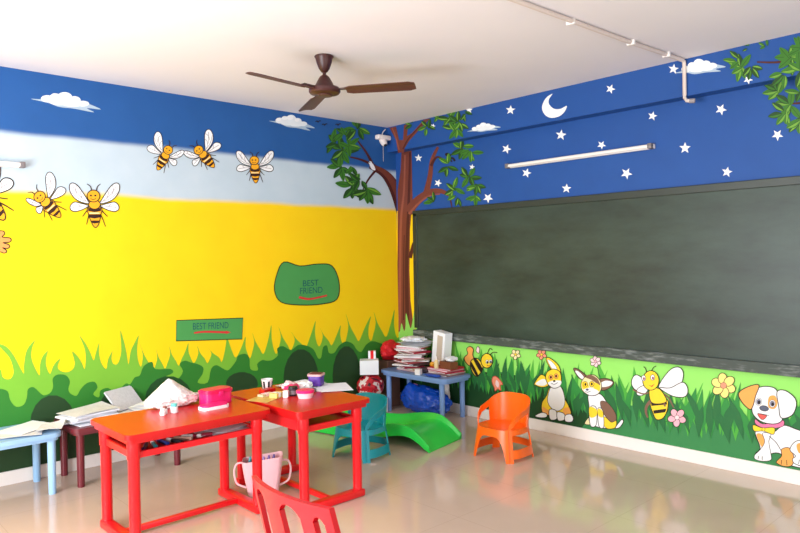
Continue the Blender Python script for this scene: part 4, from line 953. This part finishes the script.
for k, c in enumerate([(150, 110, 110), (210, 200, 190), (190, 40, 70), (222, 150, 160), (206, 40, 60)]):
    t_ = .012; booklet((-.165+rb.uniform(-.015, .015), -.775+rb.uniform(-.01, .01), zc2), R(90+rb.uniform(-10, 10)), .25, .21, t_, mat('flat_cover_%d' % k, c, .5, .2, 25), 'flat picture book under the brown box on the corner table', 'picture books on the corner table'); zc2 += t_+.0004
wb = thing('white_carton', 'tall white carton standing behind the books below the chalkboard', 'box', (-.108, -.665, zc2), R(-6))
bm = nb(); box(bm, (0, 0, .145), (.09, .16, .29), bev=.004, mtx=Matrix.Rotation(R(7), 4, 'X') @ Matrix.Translation((0, 0, .0115))); obj('carton_body', bm, m_paper, wb, False); bm = nb(); box(bm, (-.0465, -.02, .15), (.002, .07, .22), mtx=Matrix.Rotation(R(7), 4, 'X') @ Matrix.Translation((0, 0, .0115))); obj('side_panel', bm, mat('carton_beige', (196, 180, 166), .6), wb, False, 'beige side panel')
carton('brown_box', (-.21, -.855, zc2), R(-6), (.09, .14, .062), mat('brown_card', (122, 66, 40), .6, .1), 'small brown box at the right of the corner table', 'box', None)
bm = nb(); lump(bm, (0, 0, 0), (.055, .06, .022), .25, 2, 3, 3); o = obj('tissue_pack', bm, m_paper); o.location = (-.20, -.88, zc2+.0625); tag(o, 'white crumpled tissue pack on the brown box', 'tissue pack')
gl = thing('glue_bottle', 'cream glue bottle standing in front of the brown box', 'bottle', (-.268, -.765, zc2))
bm = nb(); lathe(bm, [(.02, 0), (.021, .003), (.021, .06), (.009, .075)], seg=18); obj('body', bm, mat('glue_cream', (238, 214, 160), .4), gl); bm = nb(); lathe(bm, [(.008, .073), (.006, .1), (.003, .106)], seg=14); obj('nozzle', bm, m_wp, gl)
bm = nb(); lump(bm, (0, 0, 0), (.035, .095, .014), .1, 2, 7, 3); o = obj('pencil_pouch', bm, mat('royal_blue_vinyl', (20, 76, 180), .3, .1)); o.location = (-.345, -.79, ZK); tag(o, 'royal blue pencil pouch on the front edge of the corner table', 'pouch')
bm = nb(); lump(bm, (0, 0, 0), (.035, .05, .026), .15, 2, 4, 3); o = obj('dark_pouch', bm, mat('dark_plum_cloth', (58, 40, 52), .6, .2)); o.location = (-.25, -.60, ZK); tag(o, 'dark plum cloth pouch between books and carton', 'pouch')
bm = nb(); lump(bm, (0, 0, 0), (.024, .024, .022), .12, 2, 5, 3); o = obj('orange_ball', bm, mat('orange_toy', (240, 170, 40), .4)); o.location = (-.235, -.685, zc2+.001); tag(o, 'small orange toy ball beside the white carton', 'ball')
carton('white_tub', (-.345, -.62, ZK), R(20), (.05, .05, .05), m_wp, 'small white tub at the front of the corner table', 'tub')

bm = nb(); lump(bm, (0, 0, 0), (.115, .285, .12), .12, 2.2, 12, 5, ridge=.05)
for v in bm.verts:
    d = math.hypot(v.co.x+.06, v.co.y-.14); v.co.z += max(0, .06*(1-d/.1))*(1 if v.co.z > .1 else 0)
m_bluebag = mat('blue_plastic_film', (16, 78, 196), .2, .15, 9, .6, .9, 18)
o = obj('plastic_bag', bm, m_bluebag); o.location = (-.212, -.56, 0); tag(o, 'large shiny blue plastic bag under the corner table', 'bag')
bm = nb(); lump(bm, (0, 0, 0), (.018, .045, .014), .15, 2, 4, 3); o = obj('pink_pouch', bm, mat('pink_satin', (232, 150, 206), .4, .1)); o.location = (-.225, -.44, .232); tag(o, 'small pink pouch on top of the blue plastic bag', 'pouch')
bm = nb(); lump(bm, (0, 0, 0), (.026, .045, .12), .15, 2, 15, 4, ridge=.08); o = obj('plastic_bag', bm, m_film); o.location = (-.047, -.66, 0); o.scale = (1, 1, 1.2); tag(o, 'white plastic bag against the board wall under the corner table', 'bag')
# left of the corner table
m_pat = None
def pattern():
    m = bpy.data.materials.new('red_patterned_film'); m.use_nodes = True; nt = m.node_tree; b = nt.nodes['Principled BSDF']
    tc = nt.nodes.new('ShaderNodeTexCoord'); n = nt.nodes.new('ShaderNodeTexNoise'); n.inputs['Scale'].default_value = 15; n.inputs['Detail'].default_value = 2; nt.links.new(tc.outputs['Object'], n.inputs['Vector'])
    cr = nt.nodes.new('ShaderNodeValToRGB'); cr.color_ramp.interpolation = 'CONSTANT'; e = cr.color_ramp.elements; e[0].color = lin((70, 16, 24)); e[1].position = .42; e[1].color = lin((190, 20, 36)); q = e.new(.58); q.color = lin((224, 206, 200))
    nt.links.new(n.outputs[0], cr.inputs[0]); nt.links.new(cr.outputs[0], b.inputs['Base Color']); b.inputs['Roughness'].default_value = .3; return m
carton('white_carton', (-.52, -.15, 0), R(-4), (.26, .22, .13), mat('carton_white', (222, 214, 210), .6), 'white carton on the floor under the red patterned bag')
bm = nb(); lump(bm, (0, 0, 0), (.14, .10, .105), .12, 1.8, 9, 5, ridge=.03); o = obj('patterned_bag', bm, pattern()); o.location = (-.49, -.135, .131); tag(o, 'red and white patterned plastic bag beside the corner table', 'bag')
carton('white_box', (-.49, -.125, .345), R(-40), (.17, .13, .13), m_paper, 'white box on the red patterned bag', 'box')
carton('white_box', (-.425, -.09, .4755), R(-40), (.07, .05, .07), m_paper, 'smaller white box topmost beside the red cloth bag', 'box', m_red)
bm = nb(); lump(bm, (0, 0, 0), (.12, .075, .085), .28, 1.6, 19, 4, ridge=.06); o = obj('cloth_bag', bm, mat('red_cloth', (214, 20, 34), .6, .1)); o.location = (-.20, -.098, .44); tag(o, 'bright red cloth bag in the corner behind the book stack', 'bag')
carton('brown_carton', (-.20, -.078, 0), R(0), (.15, .125, .436), mat('dim_card', (120, 84, 70), .7), 'tall brown carton in the corner holding up the red cloth bag', 'box')
